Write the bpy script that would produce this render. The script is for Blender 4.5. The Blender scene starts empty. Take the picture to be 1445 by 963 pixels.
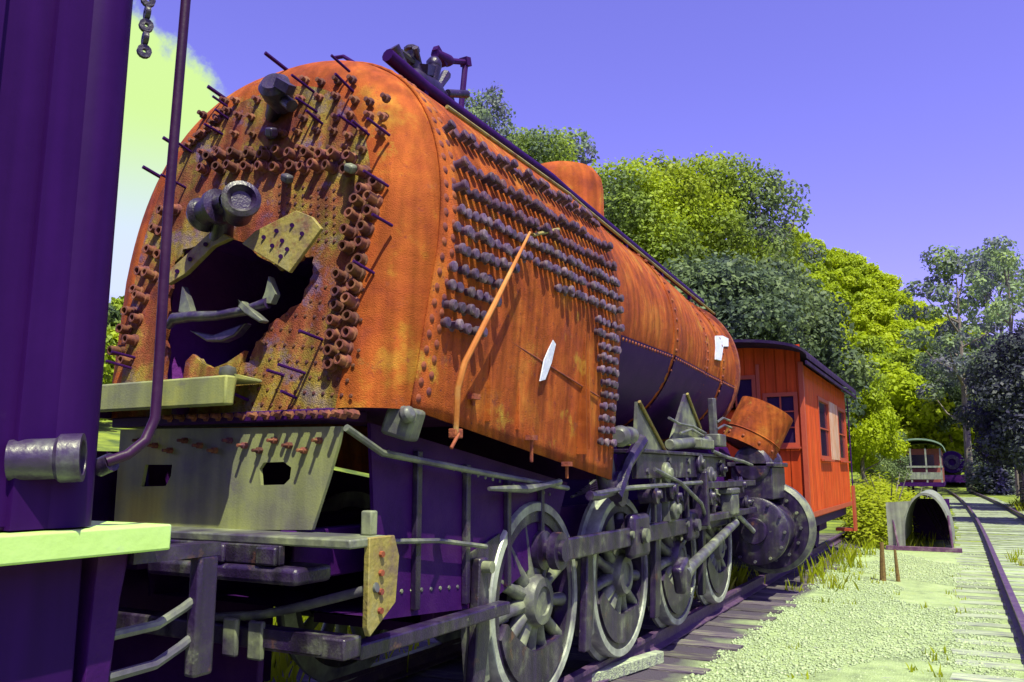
import bpy, math, random
import numpy as np
from mathutils import Vector, Matrix
from mathutils.geometry import tessellate_polygon
R = math.radians
rng = random.Random(7)
sc = bpy.context.scene
COL = sc.collection

# ------------------------------------------------------------------ camera
FPX, PSI, PIT = 1150.0, R(28.4), R(9.1)
CAM = Vector((3.4, 0.0, 1.5))
cd = bpy.data.cameras.new('camera'); cam = bpy.data.objects.new('camera', cd); COL.objects.link(cam)
cam.location = CAM; cam.rotation_euler = (R(90) + PIT, 0, PSI)
cd.sensor_width = 36; cd.lens = FPX / 1445 * 36; cd.clip_end = 3000; cd.clip_start = 0.05
sc.camera = cam
sc.view_settings.view_transform = 'Standard'; sc.view_settings.look = 'None'
sc.view_settings.gamma = 1; sc.view_settings.exposure = 0.75

# ------------------------------------------------------------------ sun and sky
SUN = Vector((0.34, -0.32, 0.88)).normalized()
sd = bpy.data.lights.new('sun', 'SUN'); sun = bpy.data.objects.new('sun', sd); COL.objects.link(sun)
sd.energy = 5.0; sd.angle = R(0.5); sd.color = (0.95, 1.0, 0.58)
sun.location = (20, -20, 40); sun.rotation_euler = (-SUN).to_track_quat('-Z', 'Y').to_euler()
w = bpy.data.worlds.new('World'); sc.world = w; w.use_nodes = True
nt = w.node_tree; nt.nodes.clear()
def N(t, typ, **kw):
    n = t.nodes.new(typ)
    for k, v in kw.items():
        if k.startswith('i_'): n.inputs[k[2:].replace('_', ' ')].default_value = v
        else: setattr(n, k, v)
    return n
sky = N(nt, 'ShaderNodeTexSky'); sky.sky_type = 'NISHITA'; sky.sun_disc = False
sky.sun_elevation = math.asin(SUN.z); sky.sun_rotation = math.atan2(SUN.x, SUN.y)
tint = N(nt, 'ShaderNodeMix', data_type='RGBA', blend_type='MULTIPLY'); tint.inputs[0].default_value = 1
tint.inputs[7].default_value = (1.20, 0.78, 1.72, 1)
nt.links.new(sky.outputs[0], tint.inputs[6])
# one tall cumulus low on the left, edge broken up by noise
tc = N(nt, 'ShaderNodeTexCoord')
nz = N(nt, 'ShaderNodeTexNoise'); nz.inputs['Scale'].default_value = 9; nz.inputs['Detail'].default_value = 8; nz.inputs['Roughness'].default_value = .62
nt.links.new(tc.outputs['Generated'], nz.inputs['Vector'])
def dir_px(x, y):
    f = Vector((-math.sin(PSI) * math.cos(PIT), math.cos(PSI) * math.cos(PIT), math.sin(PIT)))
    r = Vector((math.cos(PSI), math.sin(PSI), 0)); u = r.cross(f)
    return f + r * ((x - 722.5) / FPX) - u * ((y - 481.5) / FPX)
cdv = dir_px(95, 215).normalized()
dot = N(nt, 'ShaderNodeVectorMath', operation='DOT_PRODUCT'); dot.inputs[1].default_value = cdv
nt.links.new(tc.outputs['Generated'], dot.inputs[0])
ac = N(nt, 'ShaderNodeMath', operation='ARCCOSINE'); nt.links.new(dot.outputs['Value'], ac.inputs[0])
ma = N(nt, 'ShaderNodeMath', operation='MULTIPLY_ADD'); ma.inputs[1].default_value = 0.16; nt.links.new(nz.outputs[0], ma.inputs[0]); nt.links.new(ac.outputs[0], ma.inputs[2])
mr = N(nt, 'ShaderNodeMapRange', interpolation_type='SMOOTHSTEP'); mr.inputs[1].default_value = 0.262; mr.inputs[2].default_value = 0.238
nt.links.new(ma.outputs[0], mr.inputs[0])
cm = N(nt, 'ShaderNodeMix', data_type='RGBA'); cm.inputs[7].default_value = (4.6, 6.6, 1.9, 1)
szd = N(nt, 'ShaderNodeSeparateXYZ'); nt.links.new(tc.outputs['Generated'], szd.inputs[0])
czm = N(nt, 'ShaderNodeMapRange', interpolation_type='SMOOTHSTEP'); czm.inputs[1].default_value = 0.22; czm.inputs[2].default_value = 0.40; nt.links.new(szd.outputs[2], czm.inputs[0])
ccm = N(nt, 'ShaderNodeMix', data_type='RGBA'); ccm.inputs[6].default_value = (4.6, 5.2, 7.0, 1); ccm.inputs[7].default_value = (4.4, 6.1, 2.3, 1); nt.links.new(czm.outputs[0], ccm.inputs[0]); nt.links.new(ccm.outputs[2], cm.inputs[7])
nt.links.new(mr.outputs[0], cm.inputs[0]); nt.links.new(tint.outputs[2], cm.inputs[6])
bg = N(nt, 'ShaderNodeBackground'); bg.inputs[1].default_value = 0.095
out = N(nt, 'ShaderNodeOutputWorld'); nt.links.new(cm.outputs[2], bg.inputs[0]); nt.links.new(bg.outputs[0], out.inputs[0])

# ------------------------------------------------------------------ pixel helpers
def onX(x, y, X):
    d = dir_px(x, y); return CAM + d * ((X - CAM.x) / d.x)
def onY(x, y, Y):
    d = dir_px(x, y); return CAM + d * ((Y - CAM.y) / d.y)
def onZ(x, y, Z):
    d = dir_px(x, y); return CAM + d * ((Z - CAM.z) / d.z)
# sloping backhead plane of the boiler
YF, SH = 3.13, 0.13
def bh(x, y, off=0.0):
    d = dir_px(x, y); n = Vector((0, 1, -SH)); p0 = Vector((0, YF - off, 2.6))
    return CAM + d * ((p0 - CAM).dot(n) / d.dot(n))
def bhy(z, off=0.0): return YF - off + SH * (z - 2.6)

# ------------------------------------------------------------------ materials
MATS = {}
def mat(name, cols, scale=4.0, rough=0.8, metal=0.0, bump=0.2, bscale=40, streak=0.0, stretch=(1, 1, 1), stops=None, spec=0.4, detail=6, wear=None, objvar=0.0, transl=0.0, grooves=None, dent=0.0):
    """cols: list of colours mixed by a noise ramp in world space; streak adds vertical run marks"""
    m = bpy.data.materials.new(name); m.use_nodes = True; t = m.node_tree; b = t.nodes['Principled BSDF']
    g = N(t, 'ShaderNodeNewGeometry'); mp = N(t, 'ShaderNodeVectorMath', operation='MULTIPLY'); mp.inputs[1].default_value = stretch
    t.links.new(g.outputs['Position'], mp.inputs[0])
    n1 = N(t, 'ShaderNodeTexNoise'); n1.inputs['Scale'].default_value = scale; n1.inputs['Detail'].default_value = detail; n1.inputs['Roughness'].default_value = 0.62
    t.links.new(mp.outputs[0], n1.inputs['Vector'])
    rp = N(t, 'ShaderNodeValToRGB'); el = rp.color_ramp.elements
    k = len(cols); stops = stops or [0.32 + 0.36 * i / max(1, k - 1) for i in range(k)]
    while len(el) < k: el.new(0.5)
    for i, c in enumerate(cols): el[i].position = stops[i]; el[i].color = (*c, 1)
    t.links.new(n1.outputs[0], rp.inputs[0]); col = rp.outputs[0]
    def mixc(fac, a, bcol, mode='MIX'):
        mx = N(t, 'ShaderNodeMix', data_type='RGBA', blend_type=mode)
        if hasattr(fac, 'links'): t.links.new(fac, mx.inputs[0])
        else: mx.inputs[0].default_value = fac
        t.links.new(a, mx.inputs[6])
        if hasattr(bcol, 'links'): t.links.new(bcol, mx.inputs[7])
        else: mx.inputs[7].default_value = (*bcol, 1)
        return mx.outputs[2]
    if streak:
        ms = N(t, 'ShaderNodeVectorMath', operation='MULTIPLY'); ms.inputs[1].default_value = (9, 9, 0.5); t.links.new(g.outputs['Position'], ms.inputs[0])
        ns = N(t, 'ShaderNodeTexNoise'); ns.inputs['Scale'].default_value = 1.6; ns.inputs['Detail'].default_value = 4; t.links.new(ms.outputs[0], ns.inputs['Vector'])
        rs = N(t, 'ShaderNodeMapRange'); rs.inputs[1].default_value = 0.35; rs.inputs[2].default_value = 0.7; rs.inputs[3].default_value = 1 - streak; rs.inputs[4].default_value = 1 + streak * 0.6
        t.links.new(ns.outputs[0], rs.inputs[0])
        vm = N(t, 'ShaderNodeVectorMath', operation='SCALE'); t.links.new(col, vm.inputs[0]); t.links.new(rs.outputs[0], vm.inputs['Scale']); col = vm.outputs[0]
    for wc, ws, lo, hi in ([] if not wear else wear if isinstance(wear, list) else [wear]):
        nw = N(t, 'ShaderNodeTexNoise'); nw.inputs['Scale'].default_value = ws; nw.inputs['Detail'].default_value = 9; nw.inputs['Roughness'].default_value = 0.7
        t.links.new(g.outputs['Position'], nw.inputs['Vector'])
        rw = N(t, 'ShaderNodeMapRange'); rw.inputs[1].default_value = lo; rw.inputs[2].default_value = hi; t.links.new(nw.outputs[0], rw.inputs[0])
        col = mixc(rw.outputs[0], col, wc)
    if objvar:
        oi = N(t, 'ShaderNodeObjectInfo'); ro = N(t, 'ShaderNodeMapRange'); ro.inputs[3].default_value = 1 - objvar; ro.inputs[4].default_value = 1 + objvar
        t.links.new(oi.outputs['Random'], ro.inputs[0])
        vm = N(t, 'ShaderNodeVectorMath', operation='SCALE'); t.links.new(col, vm.inputs[0]); t.links.new(ro.outputs[0], vm.inputs['Scale']); col = vm.outputs[0]
    t.links.new(col, b.inputs['Base Color'])
    b.inputs['Roughness'].default_value = rough; b.inputs['Metallic'].default_value = metal; b.inputs['Specular IOR Level'].default_value = spec
    if bump:
        nb = N(t, 'ShaderNodeTexNoise'); nb.inputs['Scale'].default_value = bscale; nb.inputs['Detail'].default_value = 5; t.links.new(mp.outputs[0], nb.inputs['Vector'])
        bm = N(t, 'ShaderNodeBump'); bm.inputs['Strength'].default_value = bump; bm.inputs['Distance'].default_value = 0.02; t.links.new(nb.outputs[0], bm.inputs['Height'])
        if dent:
            nd = N(t, 'ShaderNodeTexNoise'); nd.inputs['Scale'].default_value = 3.2; nd.inputs['Detail'].default_value = 3; t.links.new(g.outputs['Position'], nd.inputs['Vector'])
            bd = N(t, 'ShaderNodeBump'); bd.inputs['Strength'].default_value = dent; bd.inputs['Distance'].default_value = 0.12; t.links.new(nd.outputs[0], bd.inputs['Height']); t.links.new(bd.outputs[0], bm.inputs['Normal'])
        if grooves:
            ax, period = grooves
            sx = N(t, 'ShaderNodeSeparateXYZ'); t.links.new(g.outputs['Position'], sx.inputs[0])
            md = N(t, 'ShaderNodeMath', operation='PINGPONG'); md.inputs[1].default_value = period / 2; t.links.new(sx.outputs[ax], md.inputs[0])
            gr = N(t, 'ShaderNodeMapRange'); gr.inputs[1].default_value = 0; gr.inputs[2].default_value = 0.012; t.links.new(md.outputs[0], gr.inputs[0])
            b2 = N(t, 'ShaderNodeBump'); b2.inputs['Strength'].default_value = 0.9; b2.inputs['Distance'].default_value = 0.02
            t.links.new(gr.outputs[0], b2.inputs['Height']); t.links.new(bm.outputs[0], b2.inputs['Normal']); bm = b2
        t.links.new(bm.outputs[0], b.inputs['Normal'])
    if transl:
        tr = N(t, 'ShaderNodeBsdfTranslucent'); ms2 = N(t, 'ShaderNodeMixShader'); ms2.inputs[0].default_value = transl
        t.links.new(col, tr.inputs[0]); t.links.new(b.outputs[0], ms2.inputs[1]); t.links.new(tr.outputs[0], ms2.inputs[2])
        t.links.new(ms2.outputs[0], t.nodes['Material Output'].inputs[0])
    MATS[name] = m; return m
mat('rust', [(.20, .040, .028), (.30, .060, .020), (.37, .084, .020), (.42, .14, .030)], 3.0, .78, spec=.12, streak=.38, bump=.5, bscale=150, dent=.3, detail=10, stops=[.28, .43, .55, .70], wear=[((.40, .24, .04), 2.6, .59, .71), ((.16, .045, .045), 4.2, .60, .74), ((.20, .035, .025), 11, .60, .70), ((.10, .025, .035), 34, .59, .67)])
mat('rust_dark', [(.10, .022, .045), (.20, .042, .03), (.30, .085, .03)], 9, .8, bump=.35)
mat('backhead', [(.11, .024, .045), (.21, .046, .026), (.23, .080, .034), (.26, .175, .035), (.18, .13, .17)], 3.4, .75, spec=.18, bump=.5, bscale=130, dent=.3, detail=10, streak=.45, stops=[.30, .42, .5, .58, .70], wear=[((.15, .085, .20), 5, .55, .66), ((.10, .025, .035), 34, .59, .67)])
mat('flange', [(.22, .042, .026), (.31, .060, .018), (.36, .082, .018), (.42, .19, .03)], 2.6, .74, spec=.12, bump=.4, bscale=150, dent=.25, detail=10, streak=.3, wear=[((.40, .26, .04), 2.1, .59, .70), ((.16, .045, .045), 4.2, .60, .74), ((.20, .035, .025), 12, .60, .70)])
mat('pole', [(.42, .12, .035), (.48, .17, .05), (.50, .27, .11)], 6, .6, spec=.2, bump=.1)
mat('grab_paint', [(.020, .003, .034), (.028, .005, .042), (.04, .012, .05)], 6, .45, bump=.08, spec=.2)
mat('hose_metal', [(.020, .007, .055), (.036, .020, .070), (.10, .10, .12)], 10, .35, bump=.15, spec=.5)
mat('bolt', [(.035, .015, .065), (.07, .03, .07), (.13, .055, .06)], 14, .6, bump=.2, objvar=.4)
mat('bolt_tip', [(.05, .022, .085), (.10, .06, .12), (.19, .13, .16)], 16, .5, bump=.2, objvar=.4)
mat('tube', [(.07, .022, .05), (.15, .042, .035), (.22, .095, .045)], 13, .75, bump=.3, objvar=.45)
mat('iron', [(.016, .005, .050), (.024, .010, .060), (.048, .036, .070), (.17, .18, .145)], 5, .38, metal=.1, bump=.2, bscale=90, streak=.55, spec=.55, stops=[.30, .46, .58, .74], wear=[((.13, .055, .045), 7, .60, .72), ((.20, .21, .16), 13, .64, .74)])
mat('iron_pale', [(.04, .024, .080), (.10, .10, .11), (.24, .26, .17)], 3.5, .42, bump=.12, streak=.2, stops=[.34, .50, .66])
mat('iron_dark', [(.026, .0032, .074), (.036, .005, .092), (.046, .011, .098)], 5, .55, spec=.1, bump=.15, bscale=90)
mat('plate', [(.13, .115, .14), (.20, .20, .14), (.26, .27, .12), (.36, .34, .09)], 1.8, .6, bump=.1, bscale=100, streak=.2, wear=((.11, .085, .15), 3.0, .58, .72))
mat('yellow_plate', [(.15, .10, .08), (.27, .21, .06), (.25, .22, .12)], 6, .6, bump=.3, wear=((.17, .065, .04), 7, .54, .66))
mat('black_paint', [(.024, .0030, .078), (.027, .0036, .084), (.030, .0045, .090)], 2, .5, bump=.05, bscale=18, streak=.18, spec=.08, wear=((.045, .020, .10), 5, .66, .80))
mat('firebox_shade_violet', [(.14, .02, .28), (.20, .04, .36)], 4, .9, spec=.05, bump=.3)  # bright violet colour imitates the dim shade inside the firebox
mat('white_paint', [(.42, .62, .19), (.48, .68, .26)], 5, .5, bump=.08, wear=((.42, .48, .42), 6, .60, .74))
mat('white_flake', [(.46, .47, .70), (.58, .59, .78)], 18, .6, bump=.3)
mat('steel', [(.12, .10, .18), (.30, .31, .31), (.55, .58, .54)], 4, .32, metal=.2, bump=.1)
mat('rail_steel', [(.05, .02, .09), (.08, .04, .11), (.12, .08, .12)], 9, .5, bump=.3)
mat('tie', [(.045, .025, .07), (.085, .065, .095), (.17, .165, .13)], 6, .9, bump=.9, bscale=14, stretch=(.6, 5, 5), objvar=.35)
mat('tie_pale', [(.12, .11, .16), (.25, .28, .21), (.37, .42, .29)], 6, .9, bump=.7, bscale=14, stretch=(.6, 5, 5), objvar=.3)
mat('gravel', [(.17, .21, .12), (.27, .34, .17), (.34, .42, .21), (.41, .47, .29)], 2.6, .95, bump=1.0, bscale=60, detail=12, wear=[((.19, .25, .06), 1.3, .55, .70), ((.26, .25, .30), 7, .60, .72)])
mat('stone', [(.17, .19, .17), (.30, .37, .21), (.45, .50, .34)], 30, .9, bump=.2)
mat('orange_paint', [(.54, .060, .012), (.60, .076, .014), (.62, .10, .02)], 3, .6, spec=.12, bump=.1, streak=.3, grooves=(1, .16), wear=[((.60, .26, .10), 4, .64, .78), ((.26, .05, .04), 7, .62, .74)])
mat('orange_pale', [(.56, .22, .12), (.60, .34, .26), (.62, .42, .40)], 3, .6, bump=.1, streak=.3, grooves=(1, .16))  # paler orange of the panel between the side windows
mat('orange_end', [(.50, .052, .014), (.56, .068, .016)], 3, .6, spec=.12, bump=.1, streak=.3, grooves=(0, .16))
mat('red_trim', [(.34, .05, .03), (.40, .065, .03)], 6, .5, bump=.1)
mat('roof_tar', [(.016, .005, .045), (.024, .010, .055), (.040, .028, .065)], 5, .85, spec=.1, bump=.3)
mat('glass', [(.02, .01, .045), (.03, .015, .06)], 3, .12, bump=.0, spec=.6)
mat('bark', [(.10, .07, .11), (.18, .14, .14), (.26, .23, .20)], 9, .9, bump=.6, stretch=(3, 3, .6))
mat('stake_wood', [(.11, .06, .03), (.20, .13, .04)], 20, .9, bump=.4)
mat('grey_sheet', [(.16, .15, .19), (.22, .23, .22), (.28, .30, .25)], 4, .7, bump=.2, streak=.3)
mat('green_roof', [(.14, .22, .20), (.20, .28, .22)], 4, .7, bump=.1)
mat('shell_frame', [(.07, .02, .09), (.12, .05, .12), (.22, .16, .20)], 9, .6, bump=.2)
mat('maroon', [(.20, .05, .05), (.26, .07, .06)], 4, .6, bump=.1)
def leafmat(name, cols, sc_=.25, tr=.35): return mat(name, cols, sc_, .55, bump=0, objvar=.18, transl=tr, spec=.3, stops=[.34, .46, .55, .66][:len(cols)])
leafmat('leaf_yellow', [(.18, .25, .03), (.30, .38, .010), (.37, .44, .010), (.40, .46, .02)], .07, .45)
leafmat('leaf_mid', [(.09, .13, .08), (.19, .26, .04), (.29, .37, .015), (.36, .42, .02)], .16, .4)
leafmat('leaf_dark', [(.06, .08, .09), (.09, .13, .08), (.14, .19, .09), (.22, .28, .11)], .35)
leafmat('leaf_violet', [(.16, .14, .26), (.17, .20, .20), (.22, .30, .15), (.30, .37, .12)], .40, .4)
leafmat('leaf_shade', [(.030, .022, .070), (.040, .038, .075), (.055, .065, .070), (.08, .10, .08)], .4, .2)  # shade of the tree mass at right is put into the leaf colour
leafmat('grass_blade', [(.30, .36, .015), (.38, .44, .012), (.42, .47, .02), (.42, .42, .05)], 1.5, .5)

# ------------------------------------------------------------------ mesh builder
WPOS = {}
class MB:
    def __init__(s): s.v = []; s.f = []
    def add(s, vs, fs):
        o = len(s.v); s.v += [Vector(v) for v in vs]; s.f += [tuple(i + o for i in f) for f in fs]; return s
    def box(s, a, b, M=None):
        x0, y0, z0 = (min(a[i], b[i]) for i in range(3)); x1, y1, z1 = (max(a[i], b[i]) for i in range(3))
        vs = [Vector(p) for p in ((x0, y0, z0), (x1, y0, z0), (x1, y1, z0), (x0, y1, z0), (x0, y0, z1), (x1, y0, z1), (x1, y1, z1), (x0, y1, z1))]
        if M: vs = [M @ v for v in vs]
        return s.add(vs, [(3, 2, 1, 0), (4, 5, 6, 7), (0, 1, 5, 4), (1, 2, 6, 5), (2, 3, 7, 6), (3, 0, 4, 7)])
    def obox(s, c, sx, sy, sz, rot=(0, 0, 0)):
        from mathutils import Euler
        M = Matrix.Translation(c) @ Euler(rot).to_matrix().to_4x4()
        return s.box((-sx / 2, -sy / 2, -sz / 2), (sx / 2, sy / 2, sz / 2), M)
    def cyl(s, p0, p1, r0, r1=None, n=16, cap=True):
        p0, p1 = Vector(p0), Vector(p1); r1 = r0 if r1 is None else r1
        return s.tube([p0, p1], [r0, r1], n, cap)
    def tube(s, pts, rad, n=10, cap=True):
        pts = [Vector(p) for p in pts]; k = len(pts)
        rad = rad if isinstance(rad, (list, tuple)) else [rad] * k
        d0 = (pts[1] - pts[0]).normalized(); up = Vector((0, 0, 1)) if abs(d0.z) < .9 else Vector((0, 1, 0))
        vs = []; fs = []; a = d0.cross(up).normalized()
        for i, p in enumerate(pts):
            d = (pts[min(i + 1, k - 1)] - pts[max(i - 1, 0)])
            d = d.normalized() if d.length > 1e-9 else d0
            a = (a - d * a.dot(d)).normalized(); b = d.cross(a)
            for j in range(n):
                t = 2 * math.pi * j / n; vs.append(p + (a * math.cos(t) + b * math.sin(t)) * rad[i])
        for i in range(k - 1):
            for j in range(n):
                j2 = (j + 1) % n; fs.append((i * n + j, i * n + j2, (i + 1) * n + j2, (i + 1) * n + j))
        if cap: fs += [tuple(reversed(range(n))), tuple((k - 1) * n + j for j in range(n))]
        return s.add(vs, fs)
    def pipe(s, p0, p1, ro, ri, n=12):
        """hollow tube with wall"""
        p0, p1 = Vector(p0), Vector(p1); d = p1 - p0
        return s.lathe(p0, d.normalized(), [(ri, 0), (ro, 0), (ro, d.length), (ri, d.length)], n, close=True)
    def lathe(s, o, ax, prof, n=24, close=False, arc=(0, 2 * math.pi)):
        o = Vector(o); ax = Vector(ax).normalized(); up = Vector((0, 0, 1)) if abs(ax.z) < .9 else Vector((0, 1, 0))
        a = ax.cross(up).normalized(); b = ax.cross(a); full = abs(arc[1] - arc[0] - 2 * math.pi) < 1e-6
        m = n if full else n + 1; k = len(prof); vs = []; fs = []
        for j in range(m):
            t = arc[0] + (arc[1] - arc[0]) * j / n; e = a * math.cos(t) + b * math.sin(t)
            for r, h in prof: vs.append(o + e * r + ax * h)
        for j in range(n):
            j2 = (j + 1) % m
            for i in range(k if close else k - 1):
                i2 = (i + 1) % k; fs.append((j * k + i, j * k + i2, j2 * k + i2, j2 * k + i))
        return s.add(vs, fs)
    def prism(s, poly, ext):
        """flat polygon (3D points, may be concave) extruded by ext"""
        poly = [Vector(p) for p in poly]; ext = Vector(ext); n = len(poly)
        tri = tessellate_polygon([poly])
        fs = [tuple(t) for t in tri] + [tuple(reversed([i + n for i in t])) for t in tri] + [(i, (i + 1) % n, (i + 1) % n + n, i + n) for i in range(n)]
        return s.add(poly + [p + ext for p in poly], fs)
    def ball(s, c, r, n=8, m=5, sq=(1, 1, 1)):
        c = Vector(c); vs = []; fs = []
        for i in range(m + 1):
            ph = math.pi * i / m
            for j in range(n):
                t = 2 * math.pi * j / n
                vs.append(c + Vector((r * sq[0] * math.sin(ph) * math.cos(t), r * sq[1] * math.sin(ph) * math.sin(t), r * sq[2] * math.cos(ph))))
        for i in range(m):
            for j in range(n): fs.append((i * n + j, (i + 1) * n + j, (i + 1) * n + (j + 1) % n, i * n + (j + 1) % n))
        return s.add(vs, fs)
    def mesh(s, name, m, org=(0, 0, 0), angle=38):
        org = Vector(org); me = bpy.data.meshes.new(name); me.from_pydata([tuple(v - org) for v in s.v], [], s.f)
        import bmesh
        bm = bmesh.new(); bm.from_mesh(me); bmesh.ops.remove_doubles(bm, verts=bm.verts, dist=1e-5); bmesh.ops.recalc_face_normals(bm, faces=bm.faces); bm.to_mesh(me); bm.free()
        me.materials.append(MATS[m]); me.shade_smooth(); me.set_sharp_from_angle(angle=R(angle)); return me
    def build(s, name, m, parent=None, bevel=0, angle=38, **tags):
        lo = Vector([min(v[i] for v in s.v) for i in range(3)]); hi = Vector([max(v[i] for v in s.v) for i in range(3)])
        org = Vector(((lo.x + hi.x) / 2, (lo.y + hi.y) / 2, lo.z))
        o = put(name, s.mesh(name, m, org, angle), org, parent)
        if bevel:
            b = o.modifiers.new('bevel', 'BEVEL'); b.width = bevel; b.segments = 2; b.limit_method = 'ANGLE'; b.angle_limit = R(40); b.harden_normals = False
        for k, v in tags.items(): o[k] = v
        return o
def put(name, data, pos, parent=None, rot=None, scale=None):
    o = bpy.data.objects.new(name, data); COL.objects.link(o); pos = Vector(pos); WPOS[o.name] = pos
    if parent: o.parent = parent; o.location = pos - WPOS[parent.name]
    else: o.location = pos
    if rot is not None: o.rotation_euler = rot
    if scale is not None: o.scale = scale
    return o
def thing(name, label, cat, pos, group=None):
    o = put(name, None, pos); o['label'] = label; o['category'] = cat; o.empty_display_size = .2
    if group: o['group'] = group
    return o
def tag(o, label, cat, group=None):
    o['label'] = label; o['category'] = cat
    if group: o['group'] = group
    return o
def npmesh(name, V, quads, m, smooth=False):
    me = bpy.data.meshes.new(name); nf, k = quads.shape
    me.vertices.add(len(V)); me.vertices.foreach_set('co', np.ascontiguousarray(V, dtype=np.float32).ravel())
    me.loops.add(nf * k); me.loops.foreach_set('vertex_index', quads.astype(np.int32).ravel())
    me.polygons.add(nf); me.polygons.foreach_set('loop_start', np.arange(0, nf * k, k, dtype=np.int32)); me.polygons.foreach_set('loop_total', np.full(nf, k, dtype=np.int32))
    me.update(calc_edges=True); me.validate(); me.materials.append(MATS[m])
    if smooth: me.shade_smooth()
    return me

# ================================================================== SETTING
GZ = -0.17
def sstep(a, b, x):
    t = np.clip((x - a) / (b - a), 0, 1); return t * t * (3 - 2 * t)
def hill(x, y):
    x = np.asarray(x, float); y = np.asarray(y, float)
    cap = np.interp(x, [-400, -60, -22, -8, 3, 14, 40, 400], [52, 50, 42, 32, 21, 13, 16, 40])
    far = cap * sstep(72, 175, y)
    left = 26 * sstep(-6, -46, x) * (.20 + .80 * sstep(24, 52, y)) * (1 - .62 * sstep(-38, -62, x))
    right = 20 * sstep(26, 70, x)
    und = .5 * np.sin(x * .13 + 1) * np.cos(y * .11) * sstep(8, 30, np.abs(x)) + .6 * np.sin(x * .31) * np.sin(y * .23) * sstep(75, 110, y)
    return GZ + np.maximum(np.maximum(far, left), right) + und
def curve_x(y):                       # both tracks swing left in the distance
    return -0.00042 * max(0, y - 20) ** 2
# ground sheet: finer near the camera
gx = np.unique(np.concatenate([np.linspace(-900, -60, 24), np.linspace(-60, 60, 121), np.linspace(60, 900, 24)]))
gy = np.unique(np.concatenate([np.linspace(-900, -20, 20), np.linspace(-20, 200, 221), np.linspace(200, 1400, 25)]))
XX, YY = np.meshgrid(gx, gy); ZZ = hill(XX, YY)
near = (np.abs(XX) < 12) & (YY < 60)
V = np.stack([XX.ravel(), YY.ravel(), ZZ.ravel()], 1); nx = len(gx); ny = len(gy)
ii, jj = np.meshgrid(np.arange(nx - 1), np.arange(ny - 1)); q = (jj * nx + ii).ravel()
gm = npmesh('ground', V, np.stack([q, q + 1, q + nx + 1, q + nx], 1), 'gravel', True)
# ground material: gravel between the tracks, grass/leaf litter elsewhere
t = MATS['gravel'].node_tree; b = t.nodes['Principled BSDF']
src = b.inputs['Base Color'].links[0].from_socket
g = N(t, 'ShaderNodeNewGeometry'); sp = N(t, 'ShaderNodeSeparateXYZ'); t.links.new(g.outputs['Position'], sp.inputs[0])
nn = N(t, 'ShaderNodeTexNoise'); nn.inputs['Scale'].default_value = 1.2; nn.inputs['Detail'].default_value = 6; t.links.new(g.outputs['Position'], nn.inputs['Vector'])
def mrange(sock, a, bb):
    m_ = N(t, 'ShaderNodeMapRange'); m_.inputs[1].default_value = a; m_.inputs[2].default_value = bb; t.links.new(sock, m_.inputs[0]); return m_.outputs[0]
def math_(op, a, bb):
    m_ = N(t, 'ShaderNodeMath', operation=op)
    for i, s_ in enumerate((a, bb)):
        if hasattr(s_, 'links'): t.links.new(s_, m_.inputs[i])
        else: m_.inputs[i].default_value = s_
    return m_.outputs[0]
yn = math_('MULTIPLY_ADD', nn.outputs[0], 6.0); t.links.new(sp.outputs[1], yn.node.inputs[2])
xn = math_('MULTIPLY_ADD', nn.outputs[0], 1.2); t.links.new(sp.outputs[0], xn.node.inputs[2])
fy = mrange(yn, 22, 27); fxl = mrange(xn, -1.2, -2.2); fxr = mrange(xn, 6.6, 7.6)
fac = math_('MAXIMUM', math_('MAXIMUM', fy, fxl), fxr)
gr = N(t, 'ShaderNodeValToRGB'); gr.color_ramp.elements[0].color = (.06, .09, .02, 1); gr.color_ramp.elements[1].color = (.22, .27, .03, 1)
gr.color_ramp.elements[0].position = .35; gr.color_ramp.elements[1].position = .65; t.links.new(nn.outputs[0], gr.inputs[0])
# oily cinders under the locomotive track
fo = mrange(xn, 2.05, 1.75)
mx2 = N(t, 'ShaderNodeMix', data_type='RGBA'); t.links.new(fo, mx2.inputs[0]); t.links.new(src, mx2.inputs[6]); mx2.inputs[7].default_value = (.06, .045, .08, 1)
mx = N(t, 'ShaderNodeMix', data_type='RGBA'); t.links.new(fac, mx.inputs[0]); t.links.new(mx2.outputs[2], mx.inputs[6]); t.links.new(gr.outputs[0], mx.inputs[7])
t.links.new(mx.outputs[2], b.inputs['Base Color'])
ground = put('ground', gm, (0, 0, 0)); ground['kind'] = 'structure'

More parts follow.
